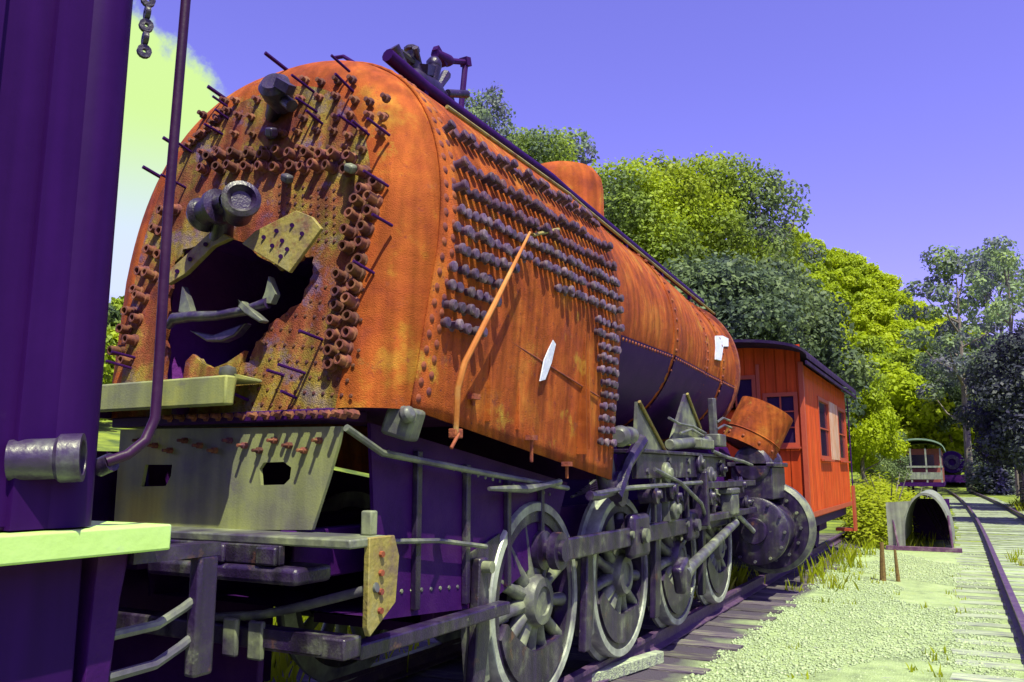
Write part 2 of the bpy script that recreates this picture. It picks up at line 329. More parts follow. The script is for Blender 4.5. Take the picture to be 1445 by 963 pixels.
# railway tracks: rails (with head, web and foot) and single ties
def rail_mesh(path, name, parent):
    prof = [(-.065, 0), (.065, 0), (.065, .012), (.012, .03), (.012, .105), (.036, .118), (.036, .15), (-.036, .15), (-.036, .118), (-.012, .105), (-.012, .03), (-.065, .012)]
    mb = MB(); vs = []; k = len(prof)
    for i, p in enumerate(path):
        d = (path[min(i + 1, len(path) - 1)] - path[max(0, i - 1)]).normalized(); n = d.cross(Vector((0, 0, 1)))
        vs += [p + n * a + Vector((0, 0, h)) for a, h in prof]
    fs = [(i * k + j, i * k + (j + 1) % k, (i + 1) * k + (j + 1) % k, (i + 1) * k + j) for i in range(len(path) - 1) for j in range(k)]
    fs += [tuple(range(k)), tuple((len(path) - 1) * k + j for j in reversed(range(k)))]
    mb.add(vs, fs); return mb.build(name, 'rail_steel', parent)
def tie_meshes(matn, n=5):
    res = []
    for s in range(n):
        r2 = random.Random(50 + s); mb = MB(); L, W, Hh = 2.75 + r2.uniform(-.12, .1), .235, .16; nseg = 7; vs = []; fs = []
        for i in range(nseg + 1):
            x = -L / 2 + L * i / nseg; wz = r2.uniform(-.008, .008); wy = r2.uniform(-.012, .012)
            vs += [(x, -W / 2 + wy, -Hh), (x, W / 2 + wy, -Hh), (x + r2.uniform(-.02, .02), W / 2 + wy - .012, wz), (x + r2.uniform(-.02, .02), -W / 2 + wy + .012, wz - r2.uniform(0, .012))]
        for i in range(nseg):
            for j in range(4): fs.append((i * 4 + j, i * 4 + (j + 1) % 4, i * 4 + 4 + (j + 1) % 4, i * 4 + 4 + j))
        fs += [(0, 1, 2, 3), tuple(nseg * 4 + j for j in (3, 2, 1, 0))]
        mb.add(vs, fs); res.append(mb.mesh('tie', matn))
    return res
def track(name, xc, y0, y1, tmeshes, step, z, curved, matn, gauge=.755):
    root = put(name, None, (xc, y0, z)); root['kind'] = 'structure'; root.empty_display_size = .3
    for sx in (-gauge, gauge):
        path = []; y = y0
        while y <= y1 + .01:
            path.append(Vector((xc + sx + (curve_x(y) if curved else 0), y, z))); y += 1.0
        rail_mesh(path, 'rail', root)
    y = y0 + .2; k = 0
    while y < min(y1, 62):
        x = xc + (curve_x(y) if curved else 0)
        put('tie', rng.choice(tmeshes), (x + rng.uniform(-.06, .06), y + rng.uniform(-.03, .03), z - .004 + rng.uniform(-.006, .004)), root, (0, 0, R(rng.uniform(-1.6, 1.6)) + (math.atan(.00084 * max(0, y - 20)) if curved else 0)))
        y += step
    return root
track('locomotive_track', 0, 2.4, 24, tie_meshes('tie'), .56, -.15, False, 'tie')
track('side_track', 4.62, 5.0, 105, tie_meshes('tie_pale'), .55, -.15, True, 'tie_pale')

# loose stones on the gravel path
def stones(name, n, seed, region, smin, smax):
    r2 = np.random.default_rng(seed); x0, x1, y0, y1 = region
    d = r2.random(n) ** 1.6; y = y0 + (y1 - y0) * d; x = r2.uniform(x0, x1, n); s = r2.uniform(smin, smax, n) * (.7 + .6 * r2.random(n))
    base = np.array([(1, 0, 0), (0, 1, 0), (-1, 0, 0), (0, -1, 0), (0, 0, .7), (0, 0, -.5)]); F = np.array([(0, 1, 4), (1, 2, 4), (2, 3, 4), (3, 0, 4), (1, 0, 5), (2, 1, 5), (3, 2, 5), (0, 3, 5)])
    V = base[None] * s[:, None, None] * r2.uniform(.6, 1.25, (n, 6, 1)) ; a = r2.random(n) * 6.28; ca, sa = np.cos(a)[:, None], np.sin(a)[:, None]
    X = V[..., 0] * ca - V[..., 1] * sa + x[:, None]; Y = V[..., 0] * sa + V[..., 1] * ca + y[:, None]
    Z = V[..., 2] + hill(x, y)[:, None] + .1 * s[:, None] - .6 * s[:, None] * (np.sin(x * 1.7 + np.sin(y * 1.3)) * np.sin(y * 1.1 + x) > .25)[:, None]
    Fs = (F[None] + (np.arange(n) * 6)[:, None, None]).reshape(-1, 3)
    o = put(name, npmesh(name, np.stack([X, Y, Z], -1).reshape(-1, 3), Fs, 'stone'), (0, 0, 0)); o['kind'] = 'stuff'
    return o
tag(stones('gravel_stones', 46000, 3, (1.3, 3.7, 3.5, 19.5), .004, .024), 'loose pale stones strewn over the gravel path between the tracks', 'gravel')

# ------------------------------------------------------------------ foliage
def leaves(centres, radii, n, size, r2, shell=.55, flat=1.0, up=.35):
    """n small bent leaf sprays spread through ellipsoidal clumps"""
    C = np.array(centres, float); Rr = np.array(radii, float); w_ = (Rr ** 2).prod(axis=1) ** (1 / 3); k = r2.choice(len(C), n, p=w_ / w_.sum())
    d = r2.normal(size=(n, 3)); d /= np.linalg.norm(d, axis=1)[:, None]; rad = shell + (1 - shell) * r2.random(n) ** .7
    rad = rad * (1 + .12 * r2.normal(size=n)); p = C[k] + d * Rr[k] * rad[:, None]
    nrm = d * .7 + r2.normal(size=(n, 3)) * .55; nrm[:, 2] += up; nrm /= np.linalg.norm(nrm, axis=1)[:, None]
    a = np.cross(nrm, r2.normal(size=(n, 3))); a /= np.linalg.norm(a, axis=1)[:, None]; b_ = np.cross(nrm, a)
    s = size * r2.uniform(.55, 1.35, n)[:, None]; asp = r2.uniform(.45, .8, n)[:, None]
    V = np.stack([p - a * s, p - b_ * s * asp + nrm * s * .18, p + a * s, p + b_ * s * asp + nrm * s * .18], 1).reshape(-1, 3)
    return V, np.arange(n * 4).reshape(n, 4)
def tree_proto(seed, H, cr, nclump, nleaf, lsize, leafm, trunk_r=.2, crown0=.28, sparse=1.0):
    r2 = np.random.default_rng(seed); ch = H * (1 - crown0); cs = []; rs = []
    for i in range(nclump):
        z = crown0 * H + ch * (.08 + .86 * (i + .5) / nclump); u = (z - crown0 * H) / ch
        wid = cr * (math.sin(math.pi * min(1, .18 + u * .86)) ** .7) * r2.uniform(.45, 1.0); a = i * 2.4 + r2.uniform(-.5, .5); rc = cr * r2.uniform(.26, .46) * sparse
        cs.append((math.cos(a) * wid * .78, math.sin(a) * wid * .78, z)); rs.append((rc, rc, rc * r2.uniform(.6, .85)))
    V, F = leaves(cs, rs, nleaf, lsize, r2)
    crown = npmesh('crown', V, F, leafm)
    mb = MB(); lean = Vector((r2.uniform(-.03, .03) * H, r2.uniform(-.03, .03) * H, 0))
    pts = [Vector((0, 0, -.6)), Vector((0, 0, H * .12)), lean * .4 + Vector((0, 0, H * .45)), lean + Vector((0, 0, H * .86))]
    mb.tube(pts, [trunk_r * 1.35, trunk_r, trunk_r * .7, trunk_r * .15], 8)
    for i in range(0, nclump, 2):
        c = Vector(cs[i]); z0 = max(H * .16, c.z - ch * .22); s0 = lean * (z0 / H) + Vector((0, 0, z0)); mid = s0.lerp(c, .55) + Vector((0, 0, -.03 * H))
        mb.tube([s0, mid, c], [trunk_r * .38, trunk_r * .22, trunk_r * .07], 5)
    return mb.mesh('trunk', 'bark'), crown
PROTO = {
 'mid1': tree_proto(1, 13, 4.2, 24, 40000, .088, 'leaf_mid', .24), 'mid2': tree_proto(2, 12, 3.8, 22, 38000, .088, 'leaf_mid', .22),
 'dark1': tree_proto(3, 10, 3.6, 20, 24000, .11, 'leaf_dark', .2), 'dark2': tree_proto(4, 11, 3.9, 20, 24000, .115, 'leaf_dark', .2),
 'vio1': tree_proto(5, 14, 3.6, 26, 5000, .115, 'leaf_violet', .18, .3, .62), 'vio2': tree_proto(6, 13, 3.8, 22, 5200, .12, 'leaf_violet', .18, .34, .58),
 'shade1': tree_proto(9, 10, 3.6, 20, 20000, .115, 'leaf_shade', .2),
 'yel1': tree_proto(7, 11, 4.0, 18, 20000, .14, 'leaf_yellow', .2)}
def tree(kind, label, px, base_y, H, Hp, wide=1.0, group='trees on the slope behind the railway', rz=None):
    """px: picture column of the trunk, base_y: distance along the line"""
    d = dir_px(px, 660); x = CAM.x + d.x / d.y * base_y; z = float(hill(x, base_y))
    t_ = thing('broadleaf_tree', label, 'tree', (x, base_y, z), group); s = H / Hp
    a = rng.uniform(0, 6.28) if rz is None else rz
    for nm, me in zip(('trunk', 'crown'), PROTO[kind]):
        put(nm, me, (x, base_y, z), t_, (0, 0, a), (s * wide, s * wide, s))
    return t_
# ------------------------------------------------------------------ wooded hillside that reads as one mass
def forest(name, label, pts, seed, leafm, nleaf, lsize, Hr):
    r2 = np.random.default_rng(seed); VV = []; off = 0; cs = []; rs = []
    for (x, y) in pts:
        z = float(hill(x, y)); H = r2.uniform(*Hr); cr = H * r2.uniform(.30, .42)
        for i in range(8):
            a = r2.uniform(0, 6.28); u = (i + .5) / 8; wd = cr * math.sin(math.pi * (.15 + .8 * u)) * r2.uniform(.4, .9); rc = cr * r2.uniform(.32, .55)
            cs.append((x + math.cos(a) * wd, y + math.sin(a) * wd, z + H * (.22 + .72 * u))); rs.append((rc, rc, rc * .75))
    V, F = leaves(cs, rs, nleaf * len(pts), lsize, r2, up=.5)
    o = put(name, npmesh(name, V, F, leafm), (0, 0, 0)); o['kind'] = 'stuff'; tag(o, label, 'woodland'); return o
r2 = np.random.default_rng(11); pts = []
for y in np.arange(88, 186, 6.5):
    for az in np.arange(-11.5, 3.2, 2.3 * 90 / y * .62):
        a = az + r2.uniform(-.5, .5); yy = y + r2.uniform(-2.5, 2.5); pts.append((CAM.x + math.tan(R(a)) * yy, yy))
forest('hillside_woodland', 'bright yellow green wooded hillside rising behind the orange caboose', pts, 21, 'leaf_yellow', 2600, .26, (6.5, 10))
pts = []
for y in np.arange(38, 110, 6):
    for az in np.arange(-46, -10.5, 5.2 * 50 / (y + 15)):
        a = az + r2.uniform(-1.5, 1.5); yy = y + r2.uniform(-2.5, 2.5); xx = CAM.x + math.tan(R(a)) * yy
        if -75 < xx < -11: pts.append((xx, yy))
rng2 = random.Random(3); rng2.shuffle(pts); pts = pts[:170]
forest('slope_woodland', 'dense mid green woodland on the slope behind the boiler', pts, 22, 'leaf_mid', 2000, .24, (8, 12))

pts = [(r2.uniform(-62, -30), r2.uniform(18, 46)) for i in range(120)]
forest('scrub_woodland', 'low scrubby woodland on the bank seen left of the boiler', pts, 23, 'leaf_mid', 900, .20, (2.5, 4.5))

G1 = 'trees on the slope behind the railway'
for kind, label, px, by, H, Hp, wd in [
 ('mid1', 'tall sunlit green tree just right of the rusty dome', 890, 46, 18.2, 13, 1.1),
 ('mid2', 'round green tree on the skyline between dome and tallest tree', 950, 50, 20.0, 12, .95),
 ('mid1', 'tallest green tree on the skyline above the caboose roof', 1030, 54, 22.6, 13, .80),
 ('vio1', 'thin violet tinged tree with sky showing through at right end of the tree mass', 1100, 54, 22.0, 14, .85),
 ('vio2', 'small sparse tree on the skyline just above the rusty dome', 805, 54, 19.5, 13, .95),
 ('vio1', 'feathery pale tree beside the whistle pipe on the boiler top', 684, 44, 19.6, 14, .85),
 ('mid2', 'low green tree behind the boiler top left of the dome', 750, 46, 17.2, 12, 1.05),
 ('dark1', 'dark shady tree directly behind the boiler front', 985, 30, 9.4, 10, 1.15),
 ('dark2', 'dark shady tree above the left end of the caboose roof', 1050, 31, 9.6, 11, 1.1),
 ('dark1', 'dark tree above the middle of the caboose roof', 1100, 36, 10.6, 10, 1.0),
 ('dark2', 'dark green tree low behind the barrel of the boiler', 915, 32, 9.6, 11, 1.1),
 ('yel1', 'bright tree growing close behind the far end of the orange caboose', 1218, 40, 6.4, 11, .85),
 ('dark2', 'small grey green tree with pale trunk right of the caboose', 1242, 46, 4.4, 11, .85),
 ('dark1', 'dark round tree on the hillside above the distant coach', 1345, 88, 12.5, 10, .8),
 ('vio2', 'sparse leaning tree with bare branches against the sky at right', 1368, 76, 20.5, 13, 1.05),
 ('vio1', 'tall airy tree against the sky at the right edge', 1436, 66, 18.8, 14, .9),
 ('vio2', 'pale see through tree between the two sparse trees at right', 1425, 80, 20.5, 13, .85),
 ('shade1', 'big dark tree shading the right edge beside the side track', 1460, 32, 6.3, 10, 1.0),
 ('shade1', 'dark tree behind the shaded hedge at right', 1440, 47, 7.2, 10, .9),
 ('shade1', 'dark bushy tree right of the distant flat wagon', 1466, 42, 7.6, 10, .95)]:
    tree(kind, label, px, by, H, Hp, wd, G1)
def bush(name, label, c, rad, n, size, leafm, seed, cat='bush'):
    r2 = np.random.default_rng(seed); c = np.array(c, float); cs = []; rs = []
    for i in range(12):
        d = r2.normal(size=3); d /= np.linalg.norm(d); d[2] = abs(d[2]) * .8 + .1
        cs.append(d * np.array(rad) * .5 * r2.uniform(.7, 1.15)); k = r2.uniform(.4, .6); rs.append(np.array(rad) * k)
    V, F = leaves(cs, rs, n, size, r2, up=1.6); V[:, 2] = np.maximum(V[:, 2], -.05)
    t_ = thing(name, label, cat, c); put('foliage', npmesh('foliage', V, F, leafm), c, t_)
    mb = MB()
    for i in range(6):
        a = i * 1.05; mb.tube([c + np.array((0, 0, -.1)), c + np.array((math.cos(a) * rad[0] * .25, math.sin(a) * rad[1] * .25, rad[2] * .5)), c + np.array((math.cos(a) * rad[0] * .5, math.sin(a) * rad[1] * .5, rad[2] * .9))], [.03, .02, .006], 5)
    mb.build('stems', 'bark', t_); return t_
p = onZ(1232, 762, GZ); bush('leafy_bush', 'big bright yellow green bush beside the far end of the orange caboose', (1.72, 23.6, GZ), (1.05, 3.4, 1.80), 34000, .055, 'grass_blade', 31)
bush('leafy_bush', 'lower bright bush just behind the arched metal shell', (2.15, 26.5, GZ), (1.1, 2.0, 1.35), 16000, .055, 'grass_blade', 35)
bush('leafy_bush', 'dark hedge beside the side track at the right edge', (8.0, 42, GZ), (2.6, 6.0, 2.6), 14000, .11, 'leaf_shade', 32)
bush('leafy_bush', 'pale green shrub behind the distant flat wagon', (5.6, 72, GZ), (2.6, 3, 3.6), 6000, .16, 'leaf_violet', 33)
bush('leafy_bush', 'low bush growing behind the curved metal sheet', (-.6, 33, GZ), (1.6, 3.0, 1.7), 9000, .09, 'grass_blade', 34)
# weeds: single blades, too many to count
def weeds(name, label, spots, seed):
    r2 = np.random.default_rng(seed); VV = []
    for (x, y, n, spread, h) in spots:
        X = x + r2.normal(size=n) * spread; Y = y + r2.normal(size=n) * spread; Z = hill(X, Y) - .02; hh = h * r2.uniform(.4, 1.2, n); a = r2.random(n) * 6.28; w_ = .006 + .009 * r2.random(n); ln = hh * r2.uniform(.1, .6, n); b_ = r2.random(n) * 6.28
        dx, dy = np.cos(a) * w_, np.sin(a) * w_; lx, ly = np.cos(b_) * ln, np.sin(b_) * ln
        VV.append(np.stack([np.stack([X - dx, Y - dy, Z], 1), np.stack([X + dx, Y + dy, Z], 1), np.stack([X + dx * .8 + lx * .4, Y + dy * .8 + ly * .4, Z + hh * .6], 1), np.stack([X + lx, Y + ly, Z + hh], 1)], 1).reshape(-1, 3))
    V = np.concatenate(VV); o = put(name, npmesh(name, V, np.arange(len(V)).reshape(-1, 4), 'grass_blade'), (0, 0, 0)); o['kind'] = 'stuff'; tag(o, label, 'weeds')
sp = []
for i in range(16): sp.append((1.35 + rng.uniform(-.25, .35), 12.5 + i * .42, 26, .10, .15 + .10 * (i % 3)))
for i in range(30): sp.append((rng.uniform(-3.5, -1.4), rng.uniform(3.0, 12), 120, .3, .4))
for i in range(26): sp.append((rng.uniform(-.4, .5), rng.uniform(10.5, 13), 30, .12, .3))
for i in range(40): sp.append((rng.uniform(1.3, 2.6), rng.uniform(20.2, 30), 50, .25, .22))
for i in range(40): sp.append((rng.uniform(6.2, 9), rng.uniform(20, 50), 90, .5, .4))
for i in range(26): sp.append((rng.uniform(1.6, 3.3), rng.uniform(7, 16), 7, .05, .10))
for i in range(6): sp.append((rng.uniform(4.1, 5.1), rng.uniform(10, 20), 16, .06, .22))
weeds('weeds', 'grass and weeds growing along the tracks', sp, 41)

# ================================================================== LOCOMOTIVE
loco = thing('steam_locomotive', 'stripped rusty steam locomotive with orange boiler seen from its firebox end', 'locomotive', (0, 7, -.15))
FL, HW, HWB, ZC, RT, NE, YE = .25, 1.13, 1.05, 2.65, 1.30, 2.4, 5.98
def mudz(y): return 1.80 - .135 * (y - 3.3)                # bottom edge drops towards the front
def sect(ins, zb, n=44):
    pts = []
    for i in range(13):
        z = zb + (ZC - zb) * i / 13; wd = HWB + (HW - HWB) * (z - 1.75) / (ZC - 1.75); pts.append((wd - ins, z))
    for i in range(n + 1):
        a = math.pi * i / n; c_, s_ = math.cos(a), math.sin(a)
        pts.append(((HW - ins) * math.copysign(abs(c_) ** (2 / NE), c_), ZC + (RT - ins) * abs(s_) ** (2 / NE)))
    return pts + [(-x, z) for x, z in reversed(pts[:13])]
def loft(mb, rings, close=False):
    k = len(rings[0]); vs = [p for r_ in rings for p in r_]; fs = []
    for i in range(len(rings) - 1):
        for j in range(k if close else k - 1):
            fs.append((i * k + j, i * k + (j + 1) % k, (i + 1) * k + (j + 1) % k, (i + 1) * k + j))
    mb.add(vs, fs)
def side_x(z): return HWB + (HW - HWB) * (z - 1.75) / (ZC - 1.75) if z < ZC else HW * (max(0, 1 - ((z - ZC) / RT) ** NE)) ** (1 / NE)
def seam_y(z): return bhy(z) + FL
# casing wrapper
mb = MB(); rings = []
for i in range(13):
    u = i / 12; ring = []
    y_lo = bhy(1.8) + FL; yb = y_lo + (YE - y_lo) * u
    for x, z in sect(0, mudz(yb)):
        y0 = seam_y(z); ring.append(Vector((x, y0 + (YE - y0) * u, z)))
    rings.append(ring)
loft(mb, rings); casing = mb.build('firebox_casing', 'rust', loco)
casing.modifiers.new('solid', 'SOLIDIFY').thickness = -.02
# rolled flange between casing and backhead
mb = MB(); rings = []
for i in range(9):
    k = math.pi / 2 * i / 8; ins = FL * (1 - math.sin(k)) - (.006 if i == 8 else 0)
    rings.append([Vector((x, bhy(z) + FL * (1 - math.cos(k)) + (.03 if i == 8 else 0), z)) for x, z in sect(ins, 1.80)])
loft(mb, rings); flange = mb.build('backhead_flange', 'flange', loco, angle=60)
# flat backhead with a torn fire hole
outer = [Vector((x, bhy(z), z)) for x, z in sect(FL, 1.80)]
hole_px = [(258, 352), (280, 344), (300, 346), (322, 338), (345, 342), (372, 366), (395, 382), (410, 381), (428, 360), (443, 362), (441, 380), (437, 400), (425, 428), (408, 436), (395, 449), (380, 458), (372, 474), (360, 488), (354, 505), (340, 515), (332, 530), (318, 542), (306, 536), (299, 520), (288, 514), (283, 506), (270, 520), (262, 538), (250, 552), (238, 562), (232, 540), (236, 505), (232, 480), (239, 455), (236, 420), (243, 385)]
rj = random.Random(5); hp2 = []
for i in range(len(hole_px)):                       # torn, uneven edge
    (xa, ya_), (xb, yb_) = hole_px[i], hole_px[(i + 1) % len(hole_px)]
    hp2 += [(xa, ya_), (xa + (xb - xa) * .4 + rj.uniform(-3, 3), ya_ + (yb_ - ya_) * .4 + rj.uniform(-3, 3)), (xa + (xb - xa) * .75 + rj.uniform(-2, 2), ya_ + (yb_ - ya_) * .75 + rj.uniform(-2, 2))]
hole = [bh(x, y) for x, y in hp2]
tri = tessellate_polygon([outer, hole]); mb = MB(); allv = outer + hole; th = Vector((0, .022, 0)); n0, nh = len(outer), len(hole)
mb.add(allv + [v + th for v in allv], [tuple(t_) for t_ in tri] + [tuple(i + n0 + nh for i in reversed(t_)) for t_ in tri] + [(n0 + i, n0 + (i + 1) % nh, n0 + nh + n0 + (i + 1) % nh, n0 + nh + n0 + i) for i in range(nh)])
back = mb.build('backhead', 'backhead', loco, angle=30)
# inner firebox seen through the hole
mb = MB(); ys = (3.32, 5.6)
for a, b_ in [((-.78, 3.30, 1.86), (-.74, 5.6, 2.96)), ((.74, 3.30, 1.86), (.78, 5.6, 2.96)), ((-.74, 3.36, 2.92), (.74, 5.6, 2.96)), ((-.74, 5.56, 1.86), (.74, 5.6, 2.92)), ((-.74, 3.30, 1.86), (.74, 5.56, 1.9))]: mb.box(a, b_)
mb.build('inner_firebox', 'firebox_shade_violet', loco)
# rivet mesh shared by the seams
mb = MB(); mb.lathe((0, 0, 0), (0, 0, 1), [(.020, 0), (.018, .008), (.011, .014), (0, .016)], 8); RIVET = mb.mesh('rivet', 'rust_dark')
def rot_to(nrm): return Vector(nrm).to_track_quat('Z', 'Y').to_euler()
# throat sheet and barrel courses
def circ(y, zc, r, n=56): return [Vector((r * math.cos(2 * math.pi * i / n), y, zc + r * math.sin(2 * math.pi * i / n))) for i in range(n)]
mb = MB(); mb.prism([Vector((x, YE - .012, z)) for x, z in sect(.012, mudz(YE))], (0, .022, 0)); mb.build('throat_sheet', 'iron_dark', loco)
courses = [(5.99, 2.86, 1.12, 7.75, 2.89, 1.04), (7.70, 2.89, 1.055, 9.05, 2.86, .995), (9.0, 2.86, .978, 9.95, 2.84, .955), (9.88, 2.84, .972, 10.7, 2.82, .955)]
for i, (ya, za, ra, yb, zb, rb) in enumerate(courses):
    mb = MB(); rings = [circ(ya, za, ra - .02), circ(ya, za, ra), circ((ya + yb) / 2, (za + zb) / 2, (ra + rb) / 2), circ(yb, zb, rb), circ(yb, zb, rb - .02)]
    loft(mb, rings, True); mb.build('barrel_course', 'rust', loco, angle=45)
for (ya, za, ra, yb, zb, rb) in courses:  # riveted lower sheet; its dark colour also carries the underside shade
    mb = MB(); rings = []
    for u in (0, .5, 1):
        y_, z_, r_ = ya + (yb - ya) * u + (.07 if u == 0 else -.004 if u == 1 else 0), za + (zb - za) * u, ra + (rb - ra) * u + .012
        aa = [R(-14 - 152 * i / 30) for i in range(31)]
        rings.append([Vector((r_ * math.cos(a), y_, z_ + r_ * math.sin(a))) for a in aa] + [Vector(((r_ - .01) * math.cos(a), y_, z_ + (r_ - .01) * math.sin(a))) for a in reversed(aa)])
    loft(mb, rings, True); bl = mb.build('belly_shade_sheet', 'iron_dark', loco, angle=45)
    for i in range(int((yb - ya) / .085)):
        y_ = ya + .1 + i * .085; u = (y_ - ya) / (yb - ya); a = R(-15.5); r_ = ra + (rb - ra) * u + .012; e = Vector((math.cos(a), 0, math.sin(a)))
        put('belly_rivet', RIVET, Vector((0, y_, za + (zb - za) * u)) + e * r_, bl, rot_to(e), (.8,) * 3)
mb = MB(); mb.lathe((0, 10.62, 2.82), (0, 1, 0), [(.0, -.02), (.93, -.02), (.93, 0), (0, 0)], 48); mb.build('tube_plate', 'iron_dark', loco)
mb = MB(); mb.lathe((0, 10.63, 2.82), (0, 1, 0), [(.93, 0), (1.0, 0), (1.0, .08), (.93, .08)], 56, close=True); mb.build('smokebox_ring', 'rust_dark', loco)
# rivet mesh shared by all riveted seams
def rivet_band(name, pts, r=.016, m='rust_dark', parent=None):      # tiny rivets joined
    mb = MB()
    for p, nrm in pts:
        nrm = Vector(nrm).normalized(); mb.lathe(Vector(p) - nrm * .001, nrm, [(r, 0), (r * .8, r * .5), (0, r * .75)], 6)
    o = mb.build(name, m, parent); o['kind'] = 'stuff'; return o
for (yy, zc, r_) in [(7.80, 2.889, 1.052), (9.1, 2.858, .976), (9.22, 2.856, .973), (9.95, 2.839, .971)]:
    pts = []
    for i in range(64):
        a = 2 * math.pi * i / 64; nrm = Vector((math.cos(a), 0, math.sin(a))); pts.append((Vector((0, yy, zc)) + nrm * r_, nrm))
    rivet_band('rivet_ring', pts, .022, 'rust_dark', loco)
# seam rivets up the edge of the casing: two rows, single pieces
k = 0
for row, dy in ((0, .035), (1, .115)):
    z = 1.86 + .04 * row
    while z < 3.86:
        x = side_x(z); dz = .01; nrm = Vector((1, 0, -(side_x(z + dz) - side_x(z - dz)) / (2 * dz))).normalized()
        put('seam_rivet', RIVET, (x + .002, seam_y(z) + dy, z), casing, rot_to(nrm), (1.6,) * 3)
        z += .082 * max(.25, abs(nrm.x))
for i in range(26):                                                   # front edge of the casing
    z = 1.6 + i * .082; x = side_x(z); put('seam_rivet', RIVET, (x + .002, YE - .04, z), casing, rot_to((1, 0, .0)), (1.25,) * 3)
# long stay bolts on the side of the casing
mb = MB(); mb.lathe((0, 0, 0), (0, 0, 1), [(.030, -.01), (.030, .018), (.018, .022), (.018, .054), (.024, .056), (.024, .076), (.017, .082), (0, .082)], 10); STAY = mb.mesh('stay_bolt', 'bolt')
mb = MB(); mb.lathe((0, 0, 0), (0, 0, 1), [(.026, -.01), (.026, .018), (.019, .022), (.019, .072), (.024, .074), (.024, .092), (.017, .098), (0, .098)], 10); LONG = mb.mesh('stay_bolt', 'bolt')
for me_, zz in ((STAY, .060),):
    me_.materials.append(MATS['bolt_tip'])
    for p_ in me_.polygons:
        if p_.center.z > zz: p_.material_index = 1
def stay(z, y, me):
    x = side_x(z); dz = .01; nrm = Vector((1, 0, -(side_x(z + dz) - side_x(z - dz)) / (2 * dz))).normalized() if z > ZC else Vector((1, 0, 0))
    if rng.random() < .012: return
    nrm = (nrm + Vector((0, rng.uniform(-.10, .10), rng.uniform(-.16, .06)))).normalized()
    put('stay_bolt', me, (x, y, z), casing, rot_to(nrm), (1.22, 1.22, rng.uniform(.6, 1.12)))
for r_i, z in enumerate([3.37, 3.16, 3.01, 2.89, 2.78, 2.67]):
    y = 3.60 + (.035 if r_i % 2 else 0) - .13 * (3.37 - z)
    while y < 5.90:
        if z > 2.7 or y < 4.18 or y > 4.75: stay(z + .028 * (y - 3.7), y, LONG if r_i < 3 else STAY)
        y += .072
for r_i, z in enumerate([2.56, 2.46, 2.36, 2.26]):
    for j in range(6 - (r_i > 1)): stay(z, 3.50 + j * .09 - .01 * r_i, STAY)
for r_i in range(11):
    z = 2.60 - r_i * .088
    for j in range(5 if r_i < 2 else 4 if r_i < 5 else 3): stay(z, 5.86 - j * .1, STAY)
# small rivet field over the lower side and along the mud ring
pts = []
for i in range(26):
    for j in range(10):
        y = 3.66 + i * .09; z = 1.72 + j * .1 + (.05 if i % 2 else 0) - .06 * (y - 3.4)
        if z > mudz(y) + .12 and z < 2.62: pts.append(((side_x(z), y, z), (1, 0, 0)))
for i in range(60):
    y = 3.42 + i * .042; pts.append(((side_x(mudz(y) + .05), y, mudz(y) + .05), (1, 0, 0)))
    if i % 2: pts.append(((side_x(mudz(y) + .10), y, mudz(y) + .10), (1, 0, 0)))
rivet_band('small_rivets', pts, .0135, 'bolt', casing)
# riveted lap seam and vertical weld strips on the side
for y, z0, z1 in ((3.98, 1.78, 2.34), (4.35, 1.75, 2.2), (5.28, 1.62, 2.66), (5.36, 1.66, 2.55)): mb = MB(); mb.box((side_x(z0) - .01, y, z0), (side_x(z1) + .006, y + .018, z1)); mb.build('weld_strip', 'rust', casing)
a, b_ = onX(700, 470, 1.11), onX(845, 560, 1.11); mb = MB(); mb.tube([a, b_], .006, 6); mb.build('lap_seam', 'rust_dark', casing)
# hollow stay sleeves and studs on the backhead
mb = MB(); mb.lathe((0, 0, 0), (0, 0, 1), [(0, .012), (.022, .012), (.023, .078), (.035, .078), (.036, .02), (.046, .015), (.046, -.01)], 12); SLEEVE = mb.mesh('stay_sleeve', 'tube')
BN = Vector((0, -1, SH)).normalized()
px = []
for i in range(13):
    u = i / 12; px.append((536 - 46 * u - 6 * math.sin(u * 3), 262 + 250 * u)); px.append((514 - 45 * u - 6 * math.sin(u * 3), 268 + 250 * u))
for i in range(12):
    u = i / 11; px.append((292 + 222 * u, 243 - 6 * math.sin(u * 3.14) + 0 * u)); 
    if i < 11: px.append((300 + 218 * u, 226 - 6 * math.sin(u * 3.14)))
for i in range(9):
    u = i / 8; px.append((268 - 88 * u ** .8, 268 + 245 * u)); px.append((250 - 78 * u ** .8, 272 + 225 * u))
for x, y in px:
    if rng.random() < .05: continue
    n_ = (BN + Vector((rng.uniform(-.2, .2), 0, rng.uniform(-.2, .12)))).normalized()
    put('stay_sleeve', SLEEVE, bh(x + rng.uniform(-2, 2), y + rng.uniform(-2, 2)), back, rot_to(n_), (.80, .80, rng.uniform(.6, 1.05)))
mb = MB(); mb.lathe((0, 0, 0), (0, 0, 1), [(.024, -.005), (.024, .016), (.014, .02), (.014, .045), (0, .048)], 8); STUD = mb.mesh('stud', 'tube')
for row in range(5):
    y = 118 + row * 24
    for j in range(12):
        x = 318 - row * 14 + j * 23 + (11 if row % 2 else 0)
        if x < 548 and not (362 < x < 418 and y < 175) and (y > 140 or 380 < x < 520): put('stud', STUD, bh(x + rng.uniform(-4, 4), y + rng.uniform(-4, 4)), back, rot_to(BN))
for j in range(9): put('stud', STUD, bh(268 + j * 7, 205 - j * 6 + rng.uniform(-3, 3)), back, rot_to(BN))
pts = []
for j in range(9):
    for i in range(18):
        x, y = 330 + i * 13 - j * 8, 395 + j * 21 + i * 1.0
        if (x > 372 + max(0, (470 - y)) * .55 if y < 480 else x > 330 + max(0, (540 - y)) * .6) and x < 520 - j * 3 and y < 588: pts.append((bh(x, y), BN))
